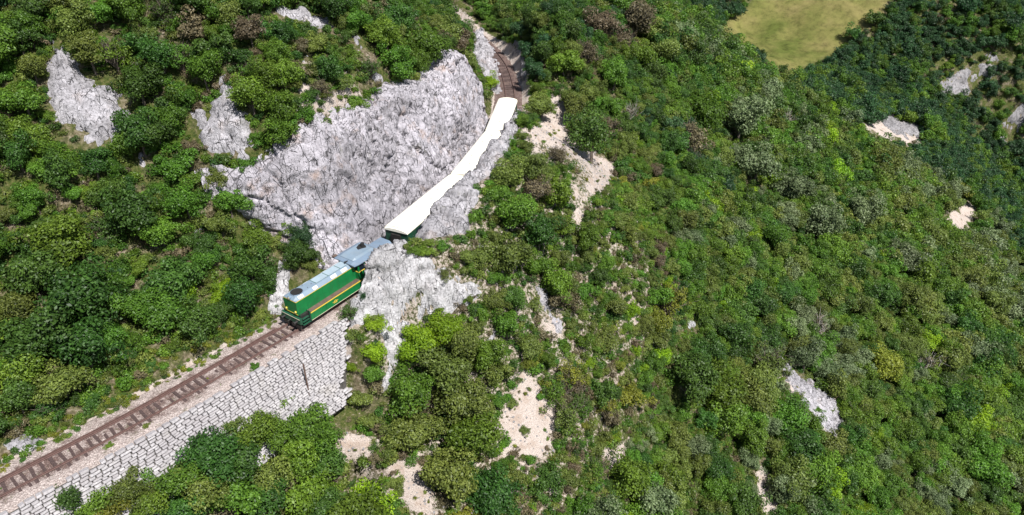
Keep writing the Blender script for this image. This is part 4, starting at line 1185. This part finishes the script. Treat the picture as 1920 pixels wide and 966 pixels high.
# plants one can pick out in the photograph: crown centre u, v and radius in photo pixels
PICK = [
    (110, 450, 62, 'round', 'mid'), (250, 400, 52, 'round', 'dark'), (345, 372, 46, 'round', 'mid'), (300, 430, 40, 'round', 'mid'), (150, 560, 75, 'round', 'dark'), (60, 520, 55, 'round', 'dark'), (70, 650, 62, 'round', 'dark'),
    (160, 660, 55, 'round', 'dark'), (190, 545, 48, 'round', 'mid'), (320, 520, 55, 'round', 'dark'), (210, 630, 34, 'round', 'mid'), (300, 580, 42, 'round', 'mid'), (365, 590, 50, 'round', 'dark'), (250, 640, 30, 'shrub', 'mid'),
    (345, 560, 30, 'shrub', 'bright'), (412, 560, 26, 'shrub', 'bright'), (416, 535, 20, 'shrub', 'bright'), (455, 560, 40, 'round', 'dark'), (470, 500, 40, 'round', 'dark'), (560, 470, 30, 'round', 'dark'), (565, 450, 26, 'round', 'deep'),
    (30, 745, 45, 'round', 'dark'), (40, 700, 40, 'round', 'mid'), (520, 400, 26, 'shrub', 'mid'), (590, 480, 14, 'shrub', 'dark'), (604, 490, 15, 'shrub', 'olive'), (620, 478, 12, 'shrub', 'olive'), (545, 500, 20, 'round', 'dark'), (575, 505, 14, 'shrub', 'olive'), (500, 520, 30, 'round', 'dark'), (545, 430, 22, 'round', 'mid'), (575, 475, 22, 'round', 'dark'), (480, 440, 34, 'round', 'mid'), (400, 420, 34, 'shrub', 'olive'), (430, 380, 32, 'round', 'mid'), (590, 495, 16, 'shrub', 'olive'),
    (565, 800, 58, 'round', 'mid'), (602, 720, 18, 'shrub', 'olive'), (612, 745, 20, 'shrub', 'olive'), (618, 690, 14, 'sparse', 'olive'), (600, 820, 42, 'round', 'mid'), (528, 756, 32, 'round', 'mid'), (470, 820, 50, 'round', 'mid'), (390, 860, 52, 'round', 'dark'), (330, 900, 44, 'round', 'mid'), (240, 925, 42, 'round', 'olive'),
    (130, 945, 36, 'round', 'dark'), (205, 950, 36, 'round', 'yellow'), (430, 930, 55, 'round', 'mid'), (520, 890, 55, 'round', 'olive'), (580, 930, 60, 'round', 'mid'), (620, 955, 40, 'round', 'dark'), (330, 960, 46, 'round', 'dark'),
    (705, 605, 25, 'shrub', 'bright'), (700, 660, 29, 'shrub', 'bright'), (695, 700, 26, 'shrub', 'mid'), (660, 690, 14, 'shrub', 'bright'), (655, 590, 24, 'sparse', 'dark'), (650, 630, 24, 'shrub', 'olive'), (680, 560, 14, 'sparse', 'deep'),
    (790, 625, 40, 'round', 'bright'), (840, 605, 36, 'round', 'bright'), (770, 660, 34, 'round', 'bright'), (830, 680, 52, 'round', 'olive'), (870, 640, 40, 'round', 'olive'), (770, 730, 52, 'round', 'mid'), (860, 750, 52, 'round', 'olive'),
    (780, 800, 50, 'round', 'olive'), (880, 830, 55, 'round', 'mid'), (850, 900, 55, 'round', 'olive'), (930, 920, 52, 'round', 'dark'), (690, 790, 28, 'shrub', 'olive'), (700, 930, 52, 'shrub', 'bright'), (680, 750, 30, 'shrub', 'olive'),
    (780, 465, 20, 'shrub', 'mid'), (800, 470, 20, 'shrub', 'mid'), (835, 520, 18, 'sparse', 'olive'), (900, 590, 26, 'shrub', 'mid'), (930, 570, 26, 'round', 'olive'), (890, 610, 26, 'shrub', 'olive'), (950, 610, 30, 'round', 'mid'), (960, 560, 30, 'round', 'dark'), (870, 480, 24, 'shrub', 'olive'), (930, 520, 26, 'shrub', 'mid'), (790, 412, 9, 'tuft', 'mid'), (480, 690, 12, 'tuft', 'mid'), (205, 840, 10, 'tuft', 'mid'), (275, 800, 10, 'tuft', 'olive'),
    (960, 480, 44, 'round', 'olive'), (900, 480, 36, 'shrub', 'olive'), (960, 400, 40, 'round', 'mid'), (1010, 440, 42, 'round', 'dark'), (930, 360, 30, 'shrub', 'mid'), (1000, 360, 36, 'sparse', 'dry'),
    (1110, 260, 46, 'round', 'dark'), (1080, 200, 30, 'round', 'olive'), (1050, 290, 24, 'sparse', 'dry'), (1140, 230, 34, 'sparse', 'dry'), (920, 150, 14, 'tall', 'bright'), (1150, 140, 30, 'round', 'mid'),
    (1130, 40, 40, 'round', 'dry'), (1190, 30, 40, 'round', 'dry'), (1170, 70, 34, 'sparse', 'dry'), (985, 88, 20, 'round', 'deep'), (1002, 128, 18, 'round', 'deep'), (976, 55, 20, 'round', 'deep'), (1015, 100, 22, 'round', 'dark'), (1410, 595, 16, 'shrub', 'bright'), (1385, 770, 20, 'shrub', 'bright'), (1200, 690, 16, 'shrub', 'bright'), (1060, 110, 34, 'round', 'mid'), (1100, 100, 30, 'sparse', 'dry'), (1260, 560, 40, 'sparse', 'yellow'), (1235, 600, 30, 'shrub', 'yellow'),  # deep crowns by the bend put the hollow's shade into leaf colour
    (1180, 740, 40, 'shrub', 'yellow'), (1290, 700, 52, 'round', 'dark'), (1230, 560, 30, 'shrub', 'mid'), (1360, 740, 46, 'round', 'mid'), (1360, 790, 44, 'round', 'mid'), (1260, 900, 44, 'round', 'mid'), (1180, 900, 44, 'round', 'mid'),
    (1420, 300, 46, 'round', 'silver'), (1390, 230, 40, 'round', 'silver'), (1440, 170, 34, 'round', 'silver'), (1330, 210, 40, 'round', 'mid'), (1290, 260, 40, 'sparse', 'dry'), (1490, 350, 40, 'round', 'silver'), (1540, 420, 40, 'round', 'silver'),
    (1620, 400, 40, 'round', 'silver'), (1700, 480, 38, 'round', 'silver'), (1480, 220, 26, 'bare', 'dry'), (1570, 470, 36, 'round', 'mid'), (1440, 680, 50, 'sparse', 'olive'), (1740, 680, 36, 'bare', 'dry'), (1660, 680, 34, 'round', 'yellow'),
    (1180, 205, 28, 'bare', 'dry'), (1530, 610, 30, 'bare', 'dry'), (1790, 350, 30, 'shrub', 'yellow'), (640, 150, 24, 'shrub', 'olive'), (600, 165, 26, 'sparse', 'dry'), (520, 200, 38, 'round', 'mid'), (530, 250, 34, 'round', 'mid'), (500, 150, 34, 'round', 'mid'),
    (690, 130, 26, 'sparse', 'dark'), (750, 120, 40, 'tall', 'mid'), (800, 90, 40, 'round', 'mid'), (720, 60, 40, 'round', 'mid'), (1030, 900, 40, 'shrub', 'dark'), (1060, 780, 34, 'sparse', 'olive'), (1060, 700, 34, 'sparse', 'yellow'), (1075, 720, 30, 'sparse', 'dry'),
    (450, 860, 52, 'round', 'dark'), (385, 905, 48, 'round', 'olive'), (290, 935, 44, 'round', 'mid'), (175, 965, 36, 'round', 'mid'), (265, 900, 28, 'round', 'mid'), (505, 810, 44, 'round', 'mid'), (560, 850, 50, 'round', 'mid'), (490, 930, 50, 'round', 'dark'), (110, 975, 34, 'round', 'dark'), (610, 880, 36, 'round', 'dark'), (430, 800, 26, 'round', 'olive'),
    (604, 742, 22, 'shrub', 'olive'), (588, 735, 20, 'shrub', 'mid'), (1500, 742, 13, 'sparse', 'olive'), (1532, 768, 11, 'shrub', 'mid'), (1478, 702, 12, 'sparse', 'olive'), (1560, 770, 9, 'tuft', 'olive'), (1602, 62, 15, 'round', 'dark'), (1640, 30, 18, 'round', 'dark'), (1588, 92, 14, 'round', 'deep'), (1424, 98, 13, 'round', 'dark'), (1470, 128, 12, 'round', 'dark'), (1385, 66, 12, 'shrub', 'dark'), (1010, 745, 10, 'tuft', 'mid'), (960, 760, 12, 'tuft', 'olive'), (985, 810, 11, 'tuft', 'olive'),
    (140, 165, 14, 'tuft', 'mid'), (145, 180, 16, 'shrub', 'mid'), (395, 200, 16, 'tuft', 'olive'), (300, 100, 40, 'round', 'dark'), (260, 160, 40, 'round', 'dark'),
]
for (u, v, rp, form, look) in PICK:
    zc = ZCEN[form]
    g = hit(u, v + rp * .8)
    for _ in range(3):
        d = proj(g)[2]; R = rp / F * d
        # shift the base so that the crown centre lands on (u, v)
        cu, cv, _d = proj(g + np.array([0, 0, zc * R]))
        bu, bv, _d = proj(g)
        g = hit(u + (bu - cu), min(v + (bv - cv), 1400))
    R = rp / F * proj(g)[2]
    plants.append((g[0], g[1], g[2], R, form, look, True))

# the rest of the wood, spread over the ground
def scatter(x0, x1, y0, y1, step, seed):
    r = np.random.default_rng(seed)
    X, Y = np.meshgrid(np.arange(x0, x1, step), np.arange(y0, y1, step), indexing='ij')
    X = (X + r.uniform(-.48, .48, X.shape) * step).ravel(); Y = (Y + r.uniform(-.48, .48, Y.shape) * step).ravel()
    return X, Y, r
def in_view(x, y, z, m=60):
    u, v, d = proj(np.stack([x, y, z], -1))
    return (u > -m) & (u < 1920 + m) & (v > -m) & (v < 966 + 2.2 * m) & ((y * CP - (z - H) * SP) > 15)

def choose(u, v, zone, r):
    """kind of plant by where it grows"""
    n = vnoise(np.array([[u / 170., v / 130., 3.3]]), 5)[0]
    if zone == 'far': look = r.choice(['deep', 'deep', 'deep', 'dark', 'mid'])
    elif zone == 'lower':
        look = r.choice(['mid', 'dark', 'olive', 'silver', 'bright'], p=[.40, .27, .22, .07, .04])
        if n > .35 and u > 1350: look = r.choice(['silver', 'olive', 'mid'])
    elif zone == 'crag': look = r.choice(['olive', 'mid', 'dark', 'dry', 'yellow', 'bright'], p=[.38, .32, .13, .06, .06, .05])
    elif zone == 'above': look = r.choice(['dark', 'mid', 'olive', 'deep'], p=[.44, .40, .15, .01])
    elif zone == 'clifftop': look = r.choice(['mid', 'dark', 'olive', 'dry'], p=[.4, .3, .22, .08])
    elif zone == 'wall': look = r.choice(['mid', 'dark', 'olive'], p=[.5, .3, .2])
    else: look = r.choice(['dark', 'mid', 'olive', 'deep'], p=[.35, .35, .2, .1])
    return look

big = []
for (x0, x1, y0, y1, step, rmin, rmax, seed) in ((-75, 75, 26, 150, 1.8, .9, 2.1, 1), (75, 165, 60, 230, 2.4, 1.4, 2.8, 2), (-75, 75, 150, 230, 2.4, 1.3, 2.6, 3), (75, 330, 230, 430, 2.8, 2.0, 3.6, 4), (165, 260, 120, 230, 2.8, 1.8, 3.3, 5), (-75, 75, 230, 330, 5, 2, 3.2, 6)):
    X, Y, r = scatter(x0, x1, y0, y1, step, seed)
    Z = zt(X, Y); k = in_view(X, Y, Z); X, Y, Z = X[k], Y[k], Z[k]
    s_, d_ = sd(X, Y)
    dens = vnoise(np.stack([X * .13, Y * .13, 0 * X], -1), 88)
    R = r.uniform(rmin, rmax, len(X)) * (1 + .25 * dens) * np.where((d_ > 28) & (Y < 230), 1.28, 1)
    k = (np.abs(d_) > 4.2) & (r.random(len(X)) < np.where((d_ > 6) & (d_ < 32) & (s_ > -10) & (s_ < 55), .70, .93))
    k &= ~((d_ < 0) & (s_ > 1) & (s_ < 62) & (-d_ < np.interp(s_, CLIFF_S, CLIFF_H) * .36 + cliff_foot(s_) + 1.0))
    k &= ~((d_ > 0) & (s_ < 4) & (d_ < 6.5))
    X, Y, Z, R, s_, d_ = X[k], Y[k], Z[k], R[k], s_[k], d_[k]
    P = np.stack([X, Y, Z], -1)
    ok = clear_ok(P, R, R * 1.0, CLEAR_HARD + [MEADOW], .7) & clear_ok(P, R, R * 1.0, CLEAR_SOFT, .55)
    for i in np.nonzero(ok)[0]:
        u, v, _ = proj(P[i]); zone = zone_of(s_[i], d_[i], X[i], Y[i], v)
        form = r.choice(['round', 'tall', 'shrub', 'sparse', 'bare'], p={'crag': [.34, .06, .30, .28, .02], 'above': [.58, .12, .22, .07, .01], 'clifftop': [.5, .12, .24, .13, .01], 'wall': [.7, .1, .2, 0, 0]}.get(zone, [.62, .13, .15, .085, .015]))
        sh = {'tall': .8, 'sparse': .85, 'bare': .7}.get(form, 1)
        big.append((X[i], Y[i], Z[i], R[i] * sh, str(form), str(choose(u, v, zone, r)), False))
# small shrubs filling the gaps
X, Y, r = scatter(-75, 75, 26, 150, 1.7, 9)
Z = zt(X, Y); k = in_view(X, Y, Z); X, Y, Z = X[k], Y[k], Z[k]
s_, d_ = sd(X, Y); R = r.uniform(.55, 1.25, len(X))
k = (np.abs(d_) > 4.0) & ~((d_ < 0) & (s_ > 9) & (s_ < 62) & (-d_ < np.interp(s_, CLIFF_S, CLIFF_H) * .36 + cliff_foot(s_) + .6)) & ~((d_ > 0) & (s_ < 4) & (d_ < 6.5))
X, Y, Z, R, s_, d_ = X[k], Y[k], Z[k], R[k], s_[k], d_[k]; P = np.stack([X, Y, Z], -1)
for i in np.nonzero(clear_ok(P, R, R * .5, CLEAR_ALL, .4))[0]:
    u, v, _ = proj(P[i]); zone = zone_of(s_[i], d_[i], X[i], Y[i], v)
    big.append((X[i], Y[i], Z[i], R[i], str(r.choice(['shrub', 'shrub', 'sparse'])), str(choose(u, v, zone, r)), False))
# drop scattered plants that stand in the middle of a picked one
pk = np.array([(p[0], p[1], p[3]) for p in plants])
bg = np.array([(p[0], p[1], p[3]) for p in big])
dist = np.sqrt((bg[:, None, 0] - pk[None, :, 0]) ** 2 + (bg[:, None, 1] - pk[None, :, 1]) ** 2) - .75 * pk[None, :, 2]
big = [b for b, q in zip(big, dist.min(1)) if q > .25]
allp = plants + big
def size_in_view(p):
    u, v, d = proj(np.array([p[0], p[1], p[2] + ZCEN[p[4]] * p[3]])); rp = F * p[3] / d
    vis = (u > -rp) and (u < 1920 + rp) and (v > -rp) and (v < 966 + rp)
    return (rp if vis else 0) * (1.6 if p[6] else 1)
allp.sort(key=size_in_view, reverse=True)
TREES = ('round', 'tall', 'bare', 'far')
nt = nb = 0; rest = []
for i, p in enumerate(allp):
    x, y, z, R, form, look, pick = p
    tree = form in TREES
    if size_in_view(p) == 0 or (tree and nt >= 290) or (not tree and nb >= 200):
        rest.append(p); continue
    if tree: nt += 1
    else: nb += 1
    s0_, d0_ = sd([x], [y]); zone = zone_of(s0_[0], d0_[0], x, y, 0)
    cm, tm = random.choice(SHAPES[form])
    root = empty(NAME[form], (x, y, z - .05)); root.empty_display_size = .2
    root.rotation_euler = (random.uniform(-.12, .12), random.uniform(-.12, .12), random.uniform(0, 6.28))
    sc_ = R * random.uniform(.9, 1.1); root.scale = (sc_ * random.uniform(.9, 1.12), sc_ * random.uniform(.9, 1.12), sc_ * random.uniform(.85, 1.15))
    lm = LM[int(np.argmin(((LMP - np.array([x, y, z])) ** 2).sum(1)))]
    sz = ('big ' if R > 2.5 else 'small ' if R < 1.5 else '') if tree else ('wide ' if R > 1.8 else 'little ' if R < .9 else '')
    lab = sz + (FORM[form] if form == 'bare' else LOOK[look] + ' ' + FORM[form]) + ' ' + lm
    tag(root, lab, 'tree' if tree else 'bush', ('trees ' if tree else 'bushes ') + lm)
    c = link('crown', cm, None, root)
    c.material_slots[0].link = 'OBJECT'; c.material_slots[0].material = LEAF[look]
    link('trunk' if tree else 'stems', tm, None, root)
print('plants', len(allp), 'objects', nt, nb, 'rest', len(rest))

# the rest, too many to count, as one mass of instances each
def proto_collection(name, items):
    c = bpy.data.collections.new(name)
    for i, (me, lk) in enumerate(items):
        o = bpy.data.objects.new('%s_%03d' % (name, i), me); c.objects.link(o)
        if lk: o.material_slots[0].link = 'OBJECT'; o.material_slots[0].material = lk
    return c
def mass(name, pts, scale, rot, idx, coll, label):
    me = bpy.data.meshes.new(name); n = len(pts)
    me.vertices.add(n); me.vertices.foreach_set('co', np.asarray(pts, np.float32).ravel())
    a = me.attributes.new('scl', 'FLOAT_VECTOR', 'POINT'); a.data.foreach_set('vector', np.asarray(scale, np.float32).ravel())
    a = me.attributes.new('rot', 'FLOAT_VECTOR', 'POINT'); a.data.foreach_set('vector', np.asarray(rot, np.float32).ravel())
    a = me.attributes.new('idx', 'INT', 'POINT'); a.data.foreach_set('value', np.asarray(idx, np.int32))
    me.update()
    o = link(name, me); tag(o, label, kind='stuff')
    ng = bpy.data.node_groups.new(name, 'GeometryNodeTree')
    ng.interface.new_socket('Geometry', in_out='INPUT', socket_type='NodeSocketGeometry'); ng.interface.new_socket('Geometry', in_out='OUTPUT', socket_type='NodeSocketGeometry')
    N = ng.nodes; gi = N.new('NodeGroupInput'); go = N.new('NodeGroupOutput')
    ip = N.new('GeometryNodeInstanceOnPoints'); ci = N.new('GeometryNodeCollectionInfo')
    ci.inputs['Collection'].default_value = coll; ci.inputs['Separate Children'].default_value = True; ci.inputs['Reset Children'].default_value = True
    def na(nm, ty):
        q = N.new('GeometryNodeInputNamedAttribute'); q.data_type = ty; q.inputs[0].default_value = nm; return q.outputs[0]
    L = ng.links
    er = N.new('FunctionNodeEulerToRotation'); L.new(na('rot', 'FLOAT_VECTOR'), er.inputs[0])
    L.new(gi.outputs[0], ip.inputs['Points']); L.new(ci.outputs[0], ip.inputs['Instance'])
    ip.inputs['Pick Instance'].default_value = True
    L.new(na('idx', 'INT'), ip.inputs['Instance Index']); L.new(er.outputs[0], ip.inputs['Rotation']); L.new(na('scl', 'FLOAT_VECTOR'), ip.inputs['Scale'])
    L.new(ip.outputs[0], go.inputs[0])
    o.modifiers.new('spread', 'NODES').node_group = ng
    return o
looks = list(LEAF)
items = [(SHAPES[fm][k][0], LEAF[lk]) for fm in ('far', 'round', 'shrub', 'sparse') for lk in looks for k in range(2)]
key = {(fm, lk, k): i for i, (fm, lk, k) in enumerate((fm, lk, k) for fm in ('far', 'round', 'shrub', 'sparse') for lk in looks for k in range(2))}
PC = proto_collection('wood', items)
pts_, scl_, rot_, idx_ = [], [], [], []
for p in rest:
    x, y, z, R, form, look, _ = p
    fm = {'tall': 'far', 'bare': 'sparse', 'tuft': 'shrub', 'far': 'far'}.get(form, form)
    if proj(np.array([x, y, z]))[2] > 150 and fm == 'round': fm = 'far'
    pts_.append((x, y, z - .05)); q = R * random.uniform(.9, 1.1); scl_.append((q * random.uniform(.88, 1.15), q * random.uniform(.88, 1.15), q * random.uniform(.8, 1.2) * (1.25 if form == 'tall' else 1)))
    rot_.append((random.uniform(-.15, .15), random.uniform(-.15, .15), random.uniform(0, 6.28))); idx_.append(key[(fm, look, random.randrange(2))])
mass('distant_wood', pts_, scl_, rot_, idx_, PC, 'mass of mixed green trees covering the slope down to the gorge')

# undergrowth: low tufts between the trees
def undergrowth(name, areas, polys, looks_, label, rlo, rhi, bands, seed):
    it = [(SHAPES['tuft'][k][0], LEAF[lk]) for lk in looks_ for k in range(3)]
    c = proto_collection(name, it); A, B, R_, I = [], [], [], []
    for (x0, x1, y0, y1, step) in areas:
        X, Y, r = scatter(x0, x1, y0, y1, step, seed); Z = zt(X, Y)
        k = in_view(X, Y, Z, 30); X, Y, Z = X[k], Y[k], Z[k]
        s_, d_ = sd(X, Y)
        R = r.uniform(rlo, rhi, len(X))
        k = bands(s_, d_, r.random(len(X)), X, Y)
        k &= clear_ok(np.stack([X, Y, Z], -1), R, .3 * R, polys, .22)
        X, Y, Z, R = X[k], Y[k], Z[k], R[k]
        for i in range(len(X)):
            q = 1.7 if Y[i] > 190 else 1.0
            A.append((X[i], Y[i], Z[i] - .05)); B.append((R[i] * q, R[i] * q, R[i] * q * r.uniform(.7, 1.5))); R_.append((r.uniform(-.3, .3), r.uniform(-.3, .3), r.uniform(0, 6.28))); I.append(int(r.integers(len(it))))
    print(name, len(A))
    mass(name, A, B, R_, I, c, label)
def band_all(s_, d_, q, X, Y):
    k = (np.abs(d_) > 3.6) & ~((d_ > 0) & (s_ < 4) & (d_ < 6.0)) & ~((d_ < 0) & (s_ > 4) & (s_ < 62) & (-d_ < np.interp(s_, CLIFF_S, CLIFF_H) * .36 + cliff_foot(s_) + .3))
    return k & (q < .8)
undergrowth('undergrowth', ((-72, 72, 26, 150, .8), (-60, 100, 150, 220, 2.0), (72, 150, 60, 150, 1.8), (100, 300, 150, 400, 2.2)), CLEAR_ALL, ['olive', 'mid', 'dark', 'mid', 'olive', 'mid', 'dark', 'dry'], 'low tangled undergrowth covering the ground between the trees',   .5, 1.25, band_all, 41)
def band_verge(s_, d_, q, X, Y):
    return (s_ < 2) & (((d_ < -2.9) & (d_ > -7.5) & (q < .85)) | ((d_ < -1.75) & (d_ > -2.9) & (q < .8 * sstep(1.5, 2.5, -d_))))
undergrowth('verge_weeds', ((-72, -10, 10, 66, .55),), CLEAR_HARD[1:], ['mid', 'olive', 'mid', 'dark', 'yellow'], 'low weeds and grass along the uphill edge of the track', .28, .62, band_verge, 43)
def band_scree(s_, d_, q, X, Y):
    return (d_ > 5) & (q < .22)
undergrowth('scree_tufts', ((-30, 60, 30, 130, .8), (60, 260, 130, 330, 2.6)), CLEAR_HARD + [MEADOW], ['olive', 'dry', 'mid', 'yellow'], 'thin tufts of dry grass on the pale scree', .2, .5, band_scree, 44)
def band_bed(s_, d_, q, X, Y):
    return (s_ < -1) & (((d_ > 1.5) & (d_ < 2.7) & (q < .10)) | ((np.abs(d_) < .6) & (q < .035)))
undergrowth('ballast_weeds', ((-72, -10, 10, 66, .35),), [], ['olive', 'mid', 'yellow', 'dry'], 'scattered small weeds in the gravel beside the rails', .1, .26, band_bed, 45)
def band_cliff(s_, d_, q, X, Y):
    dt = np.interp(s_, CLIFF_S, CLIFF_H) * .36 + cliff_foot(s_)
    return (d_ < 0) & (s_ > 2) & (s_ < 62) & (-d_ > dt - 1.0) & (-d_ < dt + 3.0) & (q < .35)
undergrowth('ledge_plants', ((-40, 10, 50, 130, .8),), CLEAR_HARD[1:2], ['mid', 'dark', 'olive'], 'small plants growing along the broken top of the cliff', .3, .7, band_cliff, 46)

# loose stones on scree and verge
def stone_chunk(seed):
    import bmesh
    r = random.Random(seed); bm = bmesh.new()
    for _ in range(14):
        v = Vector((r.gauss(0, 1), r.gauss(0, 1), r.gauss(0, 1))).normalized() * r.uniform(.7, 1.1); bm.verts.new((v.x, v.y * .8, v.z * .6))
    bmesh.ops.convex_hull(bm, input=bm.verts); me = bpy.data.meshes.new('loose_stone'); bm.to_mesh(me); bm.free(); me.materials.append(M['rock_pale']); return me
CK = [stone_chunk(k) for k in range(5)]
cc = proto_collection('rubble_stones', [(m, None) for m in CK])
A, B, R_, I = [], [], [], []
X, Y, r = scatter(-40, 70, 28, 140, .42, 71)
Z = zt(X, Y); k = in_view(X, Y, Z, 10); X, Y, Z = X[k], Y[k], Z[k]
u, v, _ = proj(np.stack([X, Y, Z], -1)); w = np.zeros(len(X))
for poly in SCREE: w = np.maximum(w, sstep(-14, 10, poly_dist(poly, u, v)))
s_, d_ = sd(X, Y)
w = np.maximum(w, .12 * ((d_ > 3) & (d_ < 14) & (s_ > 4) & (s_ < 62)))
w = np.where(np.abs(d_) < 3.2, 0, w); w = np.where((d_ > 0) & (d_ < 6) & (s_ < 4), 0, w)
k = r.random(len(X)) < w * .75
for x, y, z in zip(X[k], Y[k], Z[k]):
    q = .05 + .16 * r.random() ** 2.5
    A.append((x, y, z + q * .1)); B.append((q, q, q)); R_.append(tuple(r.uniform(0, 6.28, 3))); I.append(int(r.integers(5)))
mass('rubble', A, B, R_, I, cc, 'loose pale limestone rubble scattered over the scree')
print('rubble', len(A))
